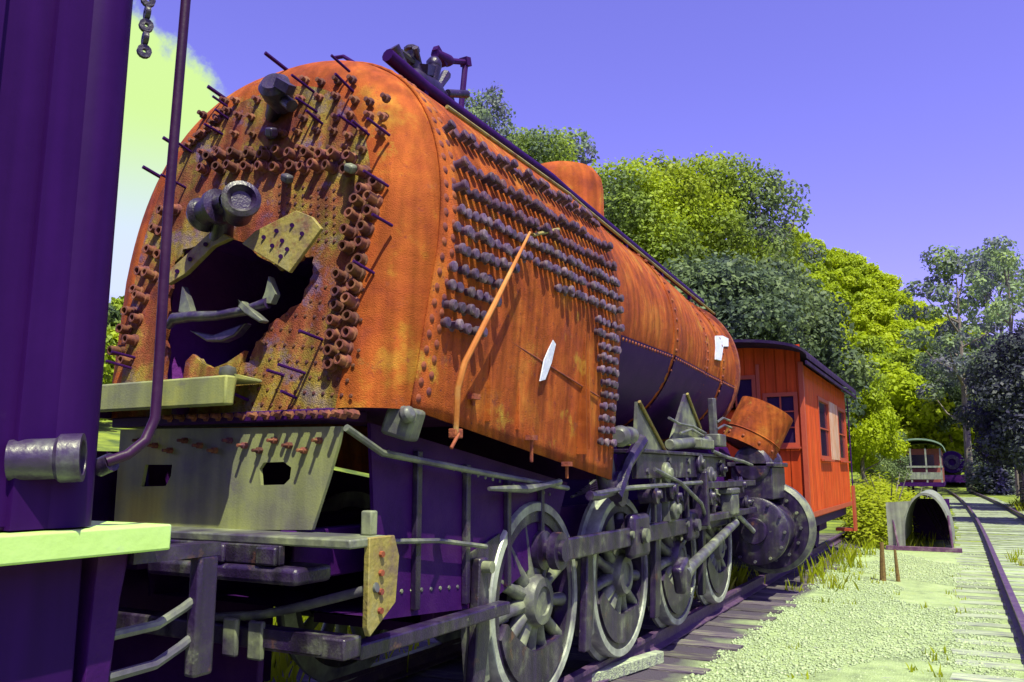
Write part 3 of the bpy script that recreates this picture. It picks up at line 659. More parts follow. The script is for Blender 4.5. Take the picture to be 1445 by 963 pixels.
for i in range(8):
    for j in range(7): pts.append((bh(395 + i * 11, 262 + j * 12 + i), BN))
def in_hole(p):                                   # no rivets where the plate is torn away
    c_ = False; h_ = [(v.x, v.z) for v in hole]
    for i in range(len(h_)):
        (xa, za), (xb, zb_) = h_[i], h_[i - 1]
        if (za > p.z) != (zb_ > p.z) and p.x < (xb - xa) * (p.z - za) / (zb_ - za) + xa: c_ = not c_
    return c_
pts = [q_ for q_ in pts if not in_hole(q_[0])]
rivet_band('small_rivets', pts, .0115, 'tube', back)
# long thin rods standing out of the backhead
mb = MB(); mb.lathe((0, 0, 0), (0, 0, 1), [(.008, -.01), (.008, .19), (0, .19)], 7); ROD = mb.mesh('stay_rod', 'iron_dark')
for x, y in [(492, 100), (497, 128), (443, 130), (447, 158), (505, 182), (520, 190), (455, 175), (546, 262), (548, 190), (552, 318), (526, 385), (320, 150), (322, 168), (314, 190), (270, 215), (262, 265), (455, 480), (430, 527), (418, 562), (400, 530), (190, 505), (185, 520), (350, 565)]:
    n_ = (BN + Vector((rng.uniform(-.1, .05), 0, rng.uniform(-.02, .16)))).normalized()
    put('stay_rod', ROD, bh(x, y), back, rot_to(n_), (1, 1, rng.uniform(.5, .95)))
for x, y in [(410, 95), (330, 140), (268, 210), (240, 250)]:
    p = bh(x, y + 8, -.1); mb = MB(); mb.cyl(p, p + Vector((-.03, -.18, .05)), .012, n=7); mb.build('stay_rod', 'iron_dark', back)
# bottom bolts along the foundation ring
mb = MB(); mb.box((-.80, bhy(1.8) - .03, 1.745), (.80, bhy(1.8) + .25, 1.80)); mb.build('foundation_ring', 'iron_dark', loco, bevel=.008)
mb = MB(); mb.lathe((0, 0, 0), (0, 0, 1), [(.022, -.01), (.022, .03), (.012, .034), (.012, .07), (0, .072)], 6); FB = mb.mesh('ring_bolt', 'tube')
for i in range(16): put('ring_bolt', FB, bh(246 + i * 17, 592 - i * .45), back, rot_to(BN), (1.05,) * 3)
# fire door remains
FLp = lambda pts, off: [bh(x, y, off) for x, y in pts]
mb = MB(); mb.prism(FLp([(341, 344), (360, 326), (418, 297), (440, 306), (453, 322), (408, 385)], .12), (0, .022, 0)); flap = mb.build('fire_door_flap', 'yellow_plate', loco, bevel=.004)
for x, y in [(372, 335), (384, 347), (398, 340), (405, 352), (412, 318), (390, 326), (426, 330), (396, 362)]:
    mb = MB(); mb.cyl(bh(x, y, .123), bh(x, y, .13), .012, n=10); mb.build('bolt', 'iron_dark', flap)
mb = MB(); mb.prism(FLp([(236, 402), (240, 380), (262, 360), (302, 322), (326, 336), (300, 348), (262, 386)], .10), (0, .03, 0)); arm = mb.build('door_arm', 'yellow_plate', loco, bevel=.004)
for x, y in [(250, 383), (268, 366), (290, 345)]:
    mb = MB(); mb.cyl(bh(x, y, .10), bh(x, y, .112), .013, n=10); mb.build('bolt', 'iron_dark', arm)
mb = MB(); mb.tube(FLp([(236, 462), (246, 450), (270, 447), (305, 446), (345, 439), (378, 428)], .06), [.02, .034, .03, .027, .026, .03], 10); ring = mb.build('door_ring_bar', 'hose_metal', loco)
mb = MB(); mb.prism(FLp([(252, 440), (257, 404), (264, 422), (270, 442)], .07), (0, .04, 0)); mb.build('hook', 'iron_pale', ring)
mb = MB(); mb.prism(FLp([(368, 428), (374, 412), (379, 390), (388, 415), (382, 428)], .07), (0, .04, 0)); mb.build('hook', 'iron_pale', ring)
mb = MB(); mb.prism(FLp([(334, 432), (340, 424), (348, 432), (371, 452), (366, 456), (346, 444)], .11), (0, .05, 0)); mb.build('latch', 'iron_pale', ring, bevel=.008)
mb = MB(); mb.prism(FLp([(265, 466), (300, 472), (346, 455), (330, 474), (312, 482), (290, 482)], .03), (0, .06, 0)); mb.build('door_sill', 'hose_metal', loco, bevel=.01)
mb = MB(); mb.prism(FLp([(256, 545), (262, 510), (272, 500), (284, 512), (300, 520), (320, 512), (345, 495), (330, 540), (300, 556)], .01), (0, .03, 0)); mb.build('torn_plate', 'backhead', loco)
# fittings on the backhead
mb = MB(); c0 = bh(316, 296, .17)
mb.lathe(bh(282, 306, .15), (1, -.15, .12), [(0, 0), (.085, 0), (.10, .03), (.085, .05), (.075, .06), (.075, .14), (.10, .16), (.10, .19), (.06, .20), (.055, .26)], 20)
mb.lathe(bh(338, 292, .20), (.75, -.6, .1), [(0, -.1), (.075, -.1), (.08, .06), (.10, .08), (.10, .11), (.075, .12), (.05, .09), (0, .09)], 20)
mb.cyl(bh(318, 300, .14), bh(312, 336, .05), .05, .065, 14); mb.cyl(bh(316, 300, .17), bh(316, 300, 0), .05, n=12)
mb.build('steam_valve', 'iron', loco)
mb = MB(); mb.lathe(bh(392, 132, .12), (.3, -.8, .35), [(0, -.1), (.06, -.1), (.085, 0), (.09, .06), (.06, .09), (0, .09)], 18); mb.cyl(bh(392, 135, .12), bh(385, 165, .0), .045, n=12); mb.cyl(bh(375, 120, .10), bh(412, 150, .12), .035, n=10); mb.obox(bh(402, 122, .18), .10, .06, .05, (.3, .6, .2)); mb.cyl(bh(392, 136, .1), bh(392, 136, -.02), .06, n=12)
mb.build('gauge_valve', 'iron', loco)
mb = MB(); mb.cyl(bh(383, 188, .1), bh(383, 188, -.01), .035, n=12); mb.obox(bh(383, 187, .12), .05, .05, .05, (.4, .3, 0)); mb.build('wash_out_plug', 'iron', loco, bevel=.008)
for x, y in ((495, 238), (405, 252)):
    mb = MB(); mb.obox(bh(x, y, .08), .06, .05, .045, (.4, .5, 0)); mb.cyl(bh(x, y, .07), bh(x, y, -.01), .026, n=10); mb.build('wash_out_plug', 'iron_pale', loco, bevel=.012)
# shelf across the lower left of the backhead
s0, s1 = onY(152, 575, 2.80), onY(316, 588, 2.80)
mb = MB(); mb.box((-1.02, 2.80, 1.82), (s1.x, 2.86, 1.965)); mb.box((-1.02, 2.86, 1.945), (s1.x, 3.04, 1.965)); shelf = mb.build('backhead_shelf', 'plate', loco, bevel=.01)
mb = MB(); mb.lathe((s1.x - .1, 2.9, 1.965), (0, 0, 1), [(.035, 0), (.045, .02), (.04, .05), (0, .065)], 12); mb.build('knob', 'iron_pale', shelf)
for x in (-.9, -.25):
    mb = MB(); mb.box((x, 2.95, 1.80), (x + .04, 3.06, 1.945)); mb.build('bracket', 'iron_dark', shelf)
# tail plate under the backhead, with two openings
YT = 3.02
o_px = [(170, 606), (482, 602), (478, 625), (462, 680), (440, 748), (160, 748)]
outer = [onY(x, y, YT) for x, y in o_px]; holes = [[onY(x, y, YT) for x, y in pp] for pp in ([(205, 656), (243, 656), (241, 672), (234, 686), (199, 687)], [(366, 662), (372, 653), (400, 652), (411, 660), (409, 676), (401, 684), (368, 685)])]
tri = tessellate_polygon([outer] + holes); allv = outer + holes[0] + holes[1]; nA = len(allv); mb = MB(); fs = [tuple(t_) for t_ in tri] + [tuple(i + nA for i in reversed(t_)) for t_ in tri]; o_ = 0
for ring_ in [outer] + holes:
    n_ = len(ring_); fs += [(o_ + i, o_ + (i + 1) % n_, o_ + nA + (i + 1) % n_, o_ + nA + i) for i in range(n_)]; o_ += n_
mb.add(allv + [v + Vector((0, .02, 0)) for v in allv], fs); tp = mb.build('tail_plate', 'plate', loco)
for i in range(13):
    put('ring_bolt', FB, onY(200 + i * 21, 622 + (i % 3) * 7, YT), tp, rot_to((0, -1, 0)), (.8,) * 3)
# tail beam, end plate, draw casting and braces
z1 = 1.215
mb = MB(); mb.box((-.95, 2.78, z1 - .04), (1.12, 3.06, z1)); tb = mb.build('tail_beam', 'iron_pale', loco, bevel=.008)
mb = MB(); mb.box((-.75, 2.765, 1.09), (.74, 2.80, z1 - .04)); mb.build('beam_web', 'iron', tb, bevel=.006)
mb = MB(); mb.box((-.1, 2.74, 1.01), (.86, 2.98, 1.085)); mb.build('draw_casting', 'iron', loco, bevel=.02)
for x in (.30, .62):
    mb = MB(); mb.box((x, 2.735, 1.09), (x + .12, 2.762, 1.17)); mb.build('lug', 'iron', tb, bevel=.01)
mb = MB(); mb.prism([(1.10, 2.90, 1.215), (1.10, 3.08, 1.215), (1.10, 3.12, 1.12), (1.10, 3.10, .92), (1.10, 2.92, .80), (1.10, 2.90, .84)], (.03, 0, 0)); ep = mb.build('beam_end_plate', 'yellow_plate', loco, bevel=.004)
for z in (.90, .98, 1.06, 1.14):
    mb = MB(); mb.cyl((1.128, 2.98, z), (1.145, 2.98, z), .014, n=8); mb.build('bolt', 'rust_dark', ep)
mb = MB(); mb.tube([onY(296, 872, 2.9), onY(370, 868, 2.9), onY(430, 855, 2.9), onY(532, 829, 2.95)], .022, 10); mb.build('brace_rod', 'iron_pale', loco)
mb = MB(); mb.box((-.9, 2.86, .70), (1.04, 2.98, .79)); mb.box((.95, 2.98, .68), (1.04, 4.35, .75)); lb = mb.build('lower_frame_bar', 'iron', loco, bevel=.01)
for x in (.12, .34, .5):
    mb = MB(); mb.box((x, 2.83, .66), (x + .09, 2.858, .83)); mb.build('clamp', 'iron_pale', lb, bevel=.01)
mb = MB(); mb.box((.55, 2.84, .72), (.92, 2.858, .80)); mb.build('splice_plate', 'iron', lb)
mb = MB(); mb.obox((1.03, 3.02, 1.27), .06, .05, .11); mb.build('lug', 'iron_pale', tb, bevel=.008)
# ash pan and main frame under the firebox
mb = MB(); mb.prism([(.82, 3.25, 1.74), (.82, 5.6, 1.42), (.82, 5.3, .95), (.82, 4.4, .70), (.82, 3.35, .78)], (.02, 0, 0)); mb.prism([(-.84, 3.25, 1.74), (-.84, 5.6, 1.42), (-.84, 5.3, .95), (-.84, 4.4, .70), (-.84, 3.35, .78)], (.02, 0, 0))
mb.add([(-.82, 3.36, .79), (.82, 3.36, .79), (.82, 4.4, .71), (-.82, 4.4, .71), (.82, 5.3, .96), (-.82, 5.3, .96)], [(0, 1, 2, 3), (3, 2, 4, 5)])
ash = mb.build('ash_pan', 'iron_dark', loco)
for y in (3.62, 4.12, 4.62, 5.10):
    zt = 1.74 - .136 * (y - 3.25); zb_ = .78 - .076 * (y - 3.35) if y < 4.4 else .70 + .277 * (y - 4.4)
    mb = MB(); mb.box((.8405, y, zb_ + .03), (.875, y + .045, zt - .08)); mb.build('pan_rib', 'iron', ash, bevel=.005)
pts = [((.8405, 3.40 + i * .09, 1.60 - .0123 * i), (1, 0, 0)) for i in range(22)] + [((.8405, 3.45 + i * .09, .90 - .007 * i), (1, 0, 0)) for i in range(10)]
rivet_band('pan_rivets', pts, .013, 'iron_pale', ash)
mb = MB(); mb.prism([(.842, 4.16, 1.02), (.842, 4.55, 1.12), (.842, 4.55, .80), (.842, 4.16, .82)], (.014, 0, 0)); dr = mb.build('damper_door', 'iron', ash, bevel=.004)
mb = MB(); mb.tube([(.88, 3.3, 1.16), (.90, 3.8, 1.13), (.90, 4.3, 1.06)], .014, 7); mb.build('damper_rod', 'iron_pale', ash)
mb = MB(); mb.tube([(.93, 2.96, 1.70), (.94, 3.22, 1.59), (.95, 4.2, 1.49), (.96, 5.34, 1.385)], .018, 8); mb.build('pan_edge_pipe', 'iron_pale', ash)
mb = MB(); mb.tube([onX(690, 690, .97), onX(745, 690, .97), onX(790, 680, .97)], [.012, .03, .022], 8); mb.build('frame_lip', 'iron_pale', loco)
mb = MB(); mb.obox((1.02, 3.28, 1.74), .16, .14, .16, (0, .3, .2)); mb.cyl((1.07, 3.2, 1.76), (1.13, 3.2, 1.78), .04, n=12); mb.build('corner_bracket', 'iron_pale', loco, bevel=.02)
for sx in (-1, 1):
    mb = MB(); a = .55 * sx; mb.box((a - .05, 3.0, .98), (a + .05, 11.6, 1.22)); mb.box((a - .05, 4.2, .60), (a + .05, 11.6, .70))
    for y in (4.3, 5.85, 7.4, 8.95, 10.5): mb.box((a - .048, y - .1, .70), (a + .048, y + .1, .98))
    mb.build('frame_bar', 'iron_dark', loco, bevel=.01)
mb = MB(); mb.box((-.5, 4.4, .5), (.5, 10.6, .56)); mb.box((-.5, 5.2, 1.1), (.5, 5.3, 1.4)); mb.box((-.5, 7.4, 1.1), (.5, 7.5, 1.75)); mb.box((-.5, 9.0, 1.1), (.5, 9.1, 1.8)); mb.build('frame_stretcher', 'iron_dark', loco)

mb = MB(); mb.box((-1.10, 1.75, .02), (-1.06, 4.6, 1.62)); mb.build('added_side_blocker', 'iron_dark', loco)  # added sheet hiding sunlit grass, keeps the space under the frame dark
mb = MB(); mb.box((-.95, 2.99, .16), (.42, 3.03, .695)); mb.build('rear_guard_plate', 'iron_dark', loco, bevel=.01)
# driving wheels
WR = .65
mb = MB(); mb.lathe((0, 0, 0), (1, 0, 0), [(.515, -.05), (.585, -.05), (.585, .055), (.515, .055)], 48, close=True); WRIM = mb.mesh('driving_wheel', 'iron', (0, 0, 0))
mb = MB(); mb.lathe((0, 0, 0), (1, 0, 0), [(.587, -.07), (.70, -.07), (.70, -.04), (.658, -.03), (.648, .06), (.64, .07), (.587, .07)], 56, close=True); WTYRE = mb.mesh('tyre', 'steel', (0, 0, 0))
mb = MB(); mb.lathe((0, 0, 0), (1, 0, 0), [(0, .10), (.09, .10), (.095, .115), (.15, .11), (.17, .08), (.17, -.08), (0, -.08)], 28); WHUB = mb.mesh('hub', 'iron_pale', (0, 0, 0))
mb = MB(); vs = []
for z, wy, wx in ((.14, .055, .065), (.30, .038, .048), (.53, .05, .042)):
    vs += [Vector((wx * math.cos(t_), wy * math.sin(t_), z)) for t_ in [2 * math.pi * j / 10 for j in range(10)]]
mb.add(vs, [(i * 10 + j, i * 10 + (j + 1) % 10, (i + 1) * 10 + (j + 1) % 10, (i + 1) * 10 + j) for i in range(2) for j in range(10)]); WSPOKE = mb.mesh('spoke', 'iron_pale', (0, 0, 0))
mb = MB(); poly = [Vector((-.06, .54 * math.sin(a), -.54 * math.cos(a))) for a in [R(-58 + 116 * i / 20) for i in range(21)]] + [Vector((-.06, y, -.22 - .10 * (1 - (y / .45) ** 2) + .06 * (abs(y) / .45))) for y in (.40, .25, .1, 0, -.1, -.25, -.40)]
mb.prism(poly, (.135, 0, 0)); WCW = mb.mesh('counterweight', 'iron', (0, 0, 0))
mb = MB(); mb.lathe((0, 0, 0), (1, 0, 0), [(.13, -.07), (.13, .085), (.085, .09), (.07, .10), (.07, .24), (0, .24)], 24); WPIN = mb.mesh('crank_pin', 'iron', (0, 0, 0))
WY = [5.05, 6.62, 8.19, 9.76]; CR = .33; CA = R(14)
def wheel(y, s, crank):
    c = Vector((.80 * s, y, WR)); rz = 0 if s > 0 else math.pi
    wl = put('driving_wheel', WRIM, c, loco, (0, 0, rz)); wl.location = c - WPOS[loco.name]
    def sub(n_, me, rot=(0, 0, 0), loc=(0, 0, 0)):
        o = bpy.data.objects.new(n_, me); COL.objects.link(o); o.parent = wl; o.location = loc; o.rotation_euler = rot; return o
    sub('tyre', WTYRE); sub('hub', WHUB)
    for i in range(13): sub('spoke', WSPOKE, (2 * math.pi * (i + .5) / 13, 0, 0))
    sub('counterweight', WCW, (-crank, 0, 0)); sub('crank_pin', WPIN, (0, 0, 0), (0, CR * math.sin(crank), CR * math.cos(crank)))
for y in WY: wheel(y, 1, CA); wheel(y, -1, R(100))
for y in WY:
    mb = MB(); mb.cyl((-.75, y, WR), (.75, y, WR), .09, n=14); mb.build('axle', 'iron_dark', loco)
py, pz = CR * math.sin(CA), WR + CR * math.cos(CA)
for i in range(3):
    mb = MB(); y0, y1 = WY[i] + py, WY[i + 1] + py
    mb.box((.955, y0 + .10, pz - .075), (1.005, y1 - .16, pz + .075)); rod = mb.build('coupling_rod', 'iron', loco, bevel=.012)
    mb = MB(); mb.obox((.98, y1, pz), .10, .34 if i else .42, .30 if i else .36); mb.build('rod_strap', 'iron', rod, bevel=.04)
    mb = MB(); mb.cyl((1.03, y1, pz), (1.075, y1, pz), .06, n=14); mb.build('oil_cap', 'iron_pale', rod)
    mb = MB(); mb.cyl((1.005, y1 - .22, pz + .02), (1.03, y1 - .22, pz + .02), .03, n=10); mb.build('bolt', 'iron_pale', rod)
mb = MB(); mb.lathe((.95, WY[0] + py, pz), (1, 0, 0), [(.06, 0), (.125, 0), (.125, .06), (.06, .06)], 24, close=True); mb.build('rod_end', 'iron', loco)
# main rod, guides and crosshead
mb = MB(); a, b_ = onX(962, 812, 1.09), onX(1038, 738, 1.09); mb.tube([a, a.lerp(b_, .15), b_], [.09, .055, .045], 12); mr_ = mb.build('main_rod', 'iron_pale', loco)
mb = MB(); mb.obox(a, .11, .26, .26, (.4, 0, 0)); mb.build('rod_strap', 'iron', mr_, bevel=.03)
a = onX(1000, 703, 1.06); mb = MB(); mb.obox((1.06, 9.6, 1.13), .14, .34, .24); mb.obox((1.06, 9.6, 1.28), .16, .42, .07); ch = mb.build('crosshead', 'iron_pale', loco, bevel=.02)
for z in (1.02, 1.36):
    mb = MB(); mb.box((1.0, 8.5, z - .035), (1.1, 10.85, z + .035)); mb.build('guide_bar', 'iron', loco, bevel=.008)
mb = MB(); mb.box((.96, 8.42, .95), (1.12, 8.50, 1.5)); mb.build('guide_yoke', 'iron', loco, bevel=.01)
# running plate bracket with bolts, gussets and motion parts
a, b_ = onX(897, 642, 1.02), onX(1022, 640, 1.02)
mb = MB(); mb.box((.98, a.y, 1.44), (1.03, b_.y, 1.66)); rp_ = mb.build('motion_plate', 'iron', loco, bevel=.008)
for i in range(5):
    for z in (1.50, 1.60):
        if (i + int(z * 10)) % 3 != 1: mb = MB(); y = a.y + .25 + i * .62; mb.cyl((1.03, y, z), (1.05, y, z), .028, n=8); mb.build('bolt', 'iron_pale', rp_)
mb = MB(); mb.box((.62, a.y, 1.66), (1.06, b_.y, 1.69)); mb.build('running_plate', 'iron', loco, bevel=.005)
for (pp, X_) in (([(897, 640), (900, 567), (942, 646)], 1.0), ([(948, 620), (968, 556), (994, 624)], .95)):
    vv = [onX(x, y, X_) for x, y in pp]; mb = MB(); mb.prism(vv, (-.03, 0, 0)); gp = mb.build('gusset_plate', 'iron_pale', loco)
    mb = MB(); mb.tube([vv[1] + Vector((.015, 0, 0)), vv[2] + Vector((.015, 0, 0))], .016, 6); mb.build('gusset_rib', 'yellow_plate', gp)
a, b_ = onX(873, 616, 1.12), onX(912, 613, 1.0)
mb = MB(); mb.lathe(a, (b_ - a).normalized(), [(0, 0), (.05, 0), (.075, .02), (.085, .06), (.075, .10), (.07, .4), (0, .4)], 18); mb.build('reverse_shaft', 'iron_pale', loco)
mb = MB(); mb.tube([onX(905, 622, 1.04), onX(885, 655, 1.04), onX(868, 702, 1.04)], [.06, .05, .06], 8); mb.build('reverse_arm', 'iron', loco)
mb = MB(); mb.obox(onX(855, 668, .98), .08, .26, .30, (.35, 0, 0)); mb.build('link_bracket', 'iron', loco, bevel=.03)
mb = MB(); mb.lathe(onX(870, 690, 1.0), (1, 0, 0), [(0, 0), (.10, 0), (.14, .01), (.14, .05), (.06, .06), (0, .06)], 20); mb.tube([onX(870, 692, 1.03), onX(845, 700, 1.05), onX(832, 700, 1.05)], .035, 8); mb.build('motion_link', 'iron', loco)
for (x, y) in ((938, 668), (945, 690), (950, 718), (985, 655), (1000, 672)):
    p = onX(x, y, 1.03); mb = MB(); mb.lathe(p, (1, 0, 0), [(0, -.02), (.085, -.02), (.10, .0), (.10, .04), (.05, .05), (.05, .075), (0, .075)], 16); mb.box(p + Vector((-.08, -.10, -.12)), p + Vector((-.005, .10, .10))); mb.build('motion_bearing', 'iron' if x % 2 else 'iron_pale', loco, bevel=.01)
mb = MB(); mb.cyl(onX(945, 628, 1.0), onX(1000, 622, .95), .055, n=14); mb.obox(onX(985, 627, .98), .22, .5, .10); mb.obox(onX(1008, 622, .98), .2, .3, .14); mb.build('lubricator', 'iron_pale', loco, bevel=.012)
mb = MB(); mb.obox(onX(1006, 596, .96), .07, .13, .55, (.05, 0, 0)); mb.build('stanchion', 'iron_pale', loco, bevel=.01)
for pts_ in ([(944, 590), (958, 598), (978, 602), (996, 612)], [(1012, 596), (1020, 590), (1030, 594)], [(1012, 606), (1022, 600), (1032, 604)], [(960, 612), (975, 606), (992, 615)]):
    mb = MB(); mb.tube([onX(x, y, 1.0) for x, y in pts_], .014, 7); mb.build('oil_pipe', 'iron_pale', loco)
# cylinder with steam chest
CY, CX, CZ = 11.05, 1.02, .74
for s in (1, -1):
    mb = MB(); mb.lathe((CX * s, CY - .05, CZ), (0, 1, 0), [(0, -.06), (.16, -.06), (.17, -.02), (.40, -.02), (.43, 0), (.43, .07), (.38, .10), (.36, .2), (.36, .85), (.38, .95), (.43, .98), (.43, 1.05), (.30, 1.10), (0, 1.12)], 40); cyl = mb.build('cylinder', 'iron', loco)
    mb = MB(); mb.box(((CX - .30) * s, CY + .05, 1.14), ((CX + .24) * s, CY + .95, 1.56)); mb.box(((CX - .34) * s, CY, 1.56), ((CX + .28) * s, CY + 1.0, 1.62)); st = mb.build('steam_chest', 'iron', cyl, bevel=.015)
    if s > 0:
        mb = MB(); mb.lathe((CX - .02, CY + .5, 1.60), (0, 1, 0), [(0, -.5), (.20, -.5), (.24, -.46), (.24, .46), (.20, .5), (0, .5)], 26); mb.build('valve_cover', 'iron', cyl)
        for i in range(12):
            t_ = 2 * math.pi * i / 12; mb = MB(); c = Vector((CX + .385 * math.cos(t_), CY - .07, CZ + .385 * math.sin(t_))); mb.cyl(c, c + Vector((0, -.035, 0)), .02, n=6); mb.build('stud_nut', 'iron_pale', cyl)
        mb = MB(); mb.cyl((CX, CY - .1, CZ), (CX, CY - 1.2, CZ + .33), .03, n=10); mb.build('piston_rod', 'steel', cyl)
# big dished cover leaning against the front of the cylinder
mb = MB(); mb.lathe((1.0, 11.98, .74), (.10, 1, 0), [(0, -.10), (.12, -.10), (.13, -.04), (.28, -.05), (.30, -.08), (.36, -.08), (.38, -.04), (.50, -.06), (.58, -.05), (.60, 0), (.60, .07), (.55, .08), (0, .05)], 48); sbx = mb.build('front_cover', 'iron', loco)
for i in range(14):
    t_ = 2 * math.pi * i / 14; c = Vector((1.0 + .46 * math.cos(t_), 11.93 - .046 * math.cos(t_), .74 + .46 * math.sin(t_))); mb = MB(); mb.cyl(c, c + Vector((-.004, -.04, 0)), .022, n=6); mb.build('stud_nut', 'iron_pale', sbx)
mb = MB(); mb.lathe((1.0, 11.98, .74), (.10, 1, 0), [(.575, -.062), (.635, -.02), (.635, .09), (.575, .092)], 48, close=True); mb.build('cover_rim', 'iron_pale', sbx)
mb = MB(); mb.prism([(-.65, 10.8, .95), (.65, 10.8, .95), (.62, 10.8, 1.5), (.5, 10.8, 1.85), (-.5, 10.8, 1.85), (-.62, 10.8, 1.5)], (0, 1.1, 0)); mb.build('cylinder_saddle', 'iron_dark', loco, bevel=.02)
mb = MB(); mb.box((-1.2, 12.4, .55), (1.2, 12.6, .9)); mb.build('buffer_beam', 'iron_dark', loco, bevel=.01)
for y in WY[1:]:                                   # leaf springs above the axles
    mb = MB(); mb.box((.60, y - .05, 1.22), (.72, y + .05, 1.46)); sp_ = mb.build('spring_buckle', 'iron', loco, bevel=.008)
    for i in range(5):
        L_ = .55 - i * .09; mb = MB(); mb.tube([(.66, y - L_, 1.36 - .06 + i * .022), (.66, y, 1.36 + i * .022), (.66, y + L_, 1.36 - .06 + i * .022)], .011, 6); mb.build('spring_leaf', 'iron_pale' if i == 4 else 'iron', sp_)
for pts_ in ([(1.06, 5.6, 1.34), (1.07, 6.3, 1.37), (1.07, 8.4, 1.39)], [(1.08, 6.9, 1.52), (1.09, 7.6, 1.40), (1.09, 8.3, 1.18), (1.08, 8.6, .92)], [(1.07, 8.9, 1.72), (1.10, 9.4, 1.66), (1.10, 10.2, 1.62), (1.05, 10.9, 1.58)]):
    mb = MB(); mb.tube(pts_, .02, 8); mb.build('brake_pipe', 'iron_pale', loco)
for y, z, r_ in ((6.95, 1.30, .07), (7.55, 1.27, .06), (8.75, 1.24, .075), (9.3, 1.52, .06), (10.2, 1.34, .08), (10.45, 1.12, .07)):
    mb = MB(); mb.lathe((1.04, y, z), (1, .1, .1), [(0, -.12), (r_, -.12), (r_, 0), (r_ * 1.25, .01), (r_ * 1.25, .04), (r_ * .6, .05), (r_ * .5, .08), (0, .085)], 14); mb.build('motion_bush', 'iron', loco)
for y in (7.0, 8.0, 9.0, 10.1):
    mb = MB(); mb.box((1.0, y, 1.06), (1.04, y + .05, 1.44)); mb.build('motion_hanger', 'iron', loco, bevel=.006)
# brake hangers between the wheels
def hanger(y, x0=.86):
    mb = MB(); mb.prism([(x0, y - .02, 1.0), (x0, y + .07, 1.0), (x0, y + .10, .55), (x0, y + .02, .2), (x0, y - .10, .2), (x0, y - .05, .55)], (.06, 0, 0)); h = mb.build('brake_hanger', 'iron', loco, bevel=.01)
    mb = MB(); mb.cyl((x0 - .2, y + .02, .95), (x0 + .12, y + .02, .95), .035, n=10); mb.build('pin', 'iron_pale', h)
    mb = MB(); mb.prism([(x0 - .08, y + .03, .85), (x0 - .08, y + .12, .80), (x0 - .08, y + .10, .55), (x0 - .08, y + .13, .3), (x0 - .08, y + .04, .28), (x0 - .08, y + .0, .55)], (.12, 0, 0)); mb.build('brake_shoe', 'iron_pale', h)
for y in (4.22, 5.80, 7.38, 8.95): hanger(y)
# top of the boiler: dome, hand rail, safety valves, whistle pipe
mb = MB(); mb.lathe((0, 7.35, 3.60), (0, 0, 1), [(.62, 0), (.52, .16), (.44, .28), (.44, .74), (.42, .86), (.36, .95), (.24, 1.0), (0, 1.02)], 40); mb.build('steam_dome', 'flange', loco, angle=60)
def topx(y):
    return .62
rp = []
for i in range(25):
    y = 3.62 + i * .3; x = .66 if y < 6 else .66 - .02 * (y - 6)
    if y < 6: z = ZC + RT * (1 - (x / HW) ** NE) ** (1 / NE)
    else: r_ = 1.12 - .034 * (y - 6); z = 2.86 + math.sqrt(r_ ** 2 - x ** 2)
    rp.append(Vector((x, y, z + .075)))
rp = [p for p in rp if p.y < 10.6]; rp[0] += Vector((-.02, -.05, .05))
mb = MB(); mb.tube(rp, .042, 10); hr = mb.build('delivery_pipe', 'black_paint', loco)
for i in range(1, len(rp), 4):
    mb = MB(); mb.box(rp[i] + Vector((-.02, -.02, -.09)), rp[i] + Vector((.02, .02, 0))); mb.build('pipe_clip', 'iron_dark', hr)
mb = MB(); mb.tube([p + Vector((.17, 0, -.17)) for p in rp[1:]], .013, 8); mb.build('sand_pipe', 'yellow_plate', loco)
SV = onX(602, 122, .25)
mb = MB(); c = Vector((.25, SV.y, SV.z)); mb.cyl((.25, c.y, 3.85), c + Vector((0, 0, -.05)), .09, n=14)
mb.lathe(c + Vector((0, -.22, -.03)), (0, 1, .06), [(0, 0), (.06, 0), (.085, .05), (.09, .30), (.06, .38), (.05, .52), (0, .52)], 16)
mb.cyl(c + Vector((0, -.1, 0)), c + Vector((-.02, -.16, .20)), .05, .04, 12); mb.cyl(c + Vector((0, .05, 0)), c + Vector((.02, .06, .17)), .045, .055, 12); mb.ball(c + Vector((.02, .06, .19)), .06); mb.cyl(c + Vector((-.02, -.3, .12)), c + Vector((.0, .0, .10)), .03, n=8); mb.ball(c + Vector((-.02, -.16, .21)), .05, sq=(1.2, 1.2, .6))
mb.cyl(c + Vector((.05, -.22, .18)), c + Vector((-.04, .02, .05)), .022, n=8)
mb.cyl(c + Vector((.0, -.28, .02)), c + Vector((-.02, -.38, .12)), .035, .05, 10); mb.cyl(c + Vector((.05, .2, .02)), c + Vector((.08, .42, .10)), .03, n=10); mb.obox(c + Vector((.02, -.05, .10)), .1, .16, .07, (.4, .2, .3)); mb.cyl(c + Vector((.0, .15, .05)), c + Vector((-.02, .28, .22)), .025, .04, 8)
mb.build('safety_valve', 'iron', loco)
w0, w1, w2, w3 = (onX(x, y, .1) for x, y in ((650, 160), (657, 88), (632, 86), (614, 76)))
mb = MB(); mb.tube([Vector((w0.x, w0.y, 3.8)), w0, w1], .024, 8); mb.tube([w1, w2], .024, 8); mb.tube([w2 + (w1 - w2) * .2, w2, w3], [.03, .05, .04], 10); mb.obox(w1, .07, .07, .07, (.3, 0, 0)); mb.obox(w2.lerp(w3, .6), .05, .16, .05, (-.5, 0, 0)); mb.build('whistle_pipe', 'iron_dark', loco)
mb = MB(); mb.tube([bh(472, 82, -.25), bh(485, 80, -.25), bh(498, 88, -.22), bh(510, 96, -.2)], .012, 7); mb.build('pull_rod', 'iron_dark', loco)
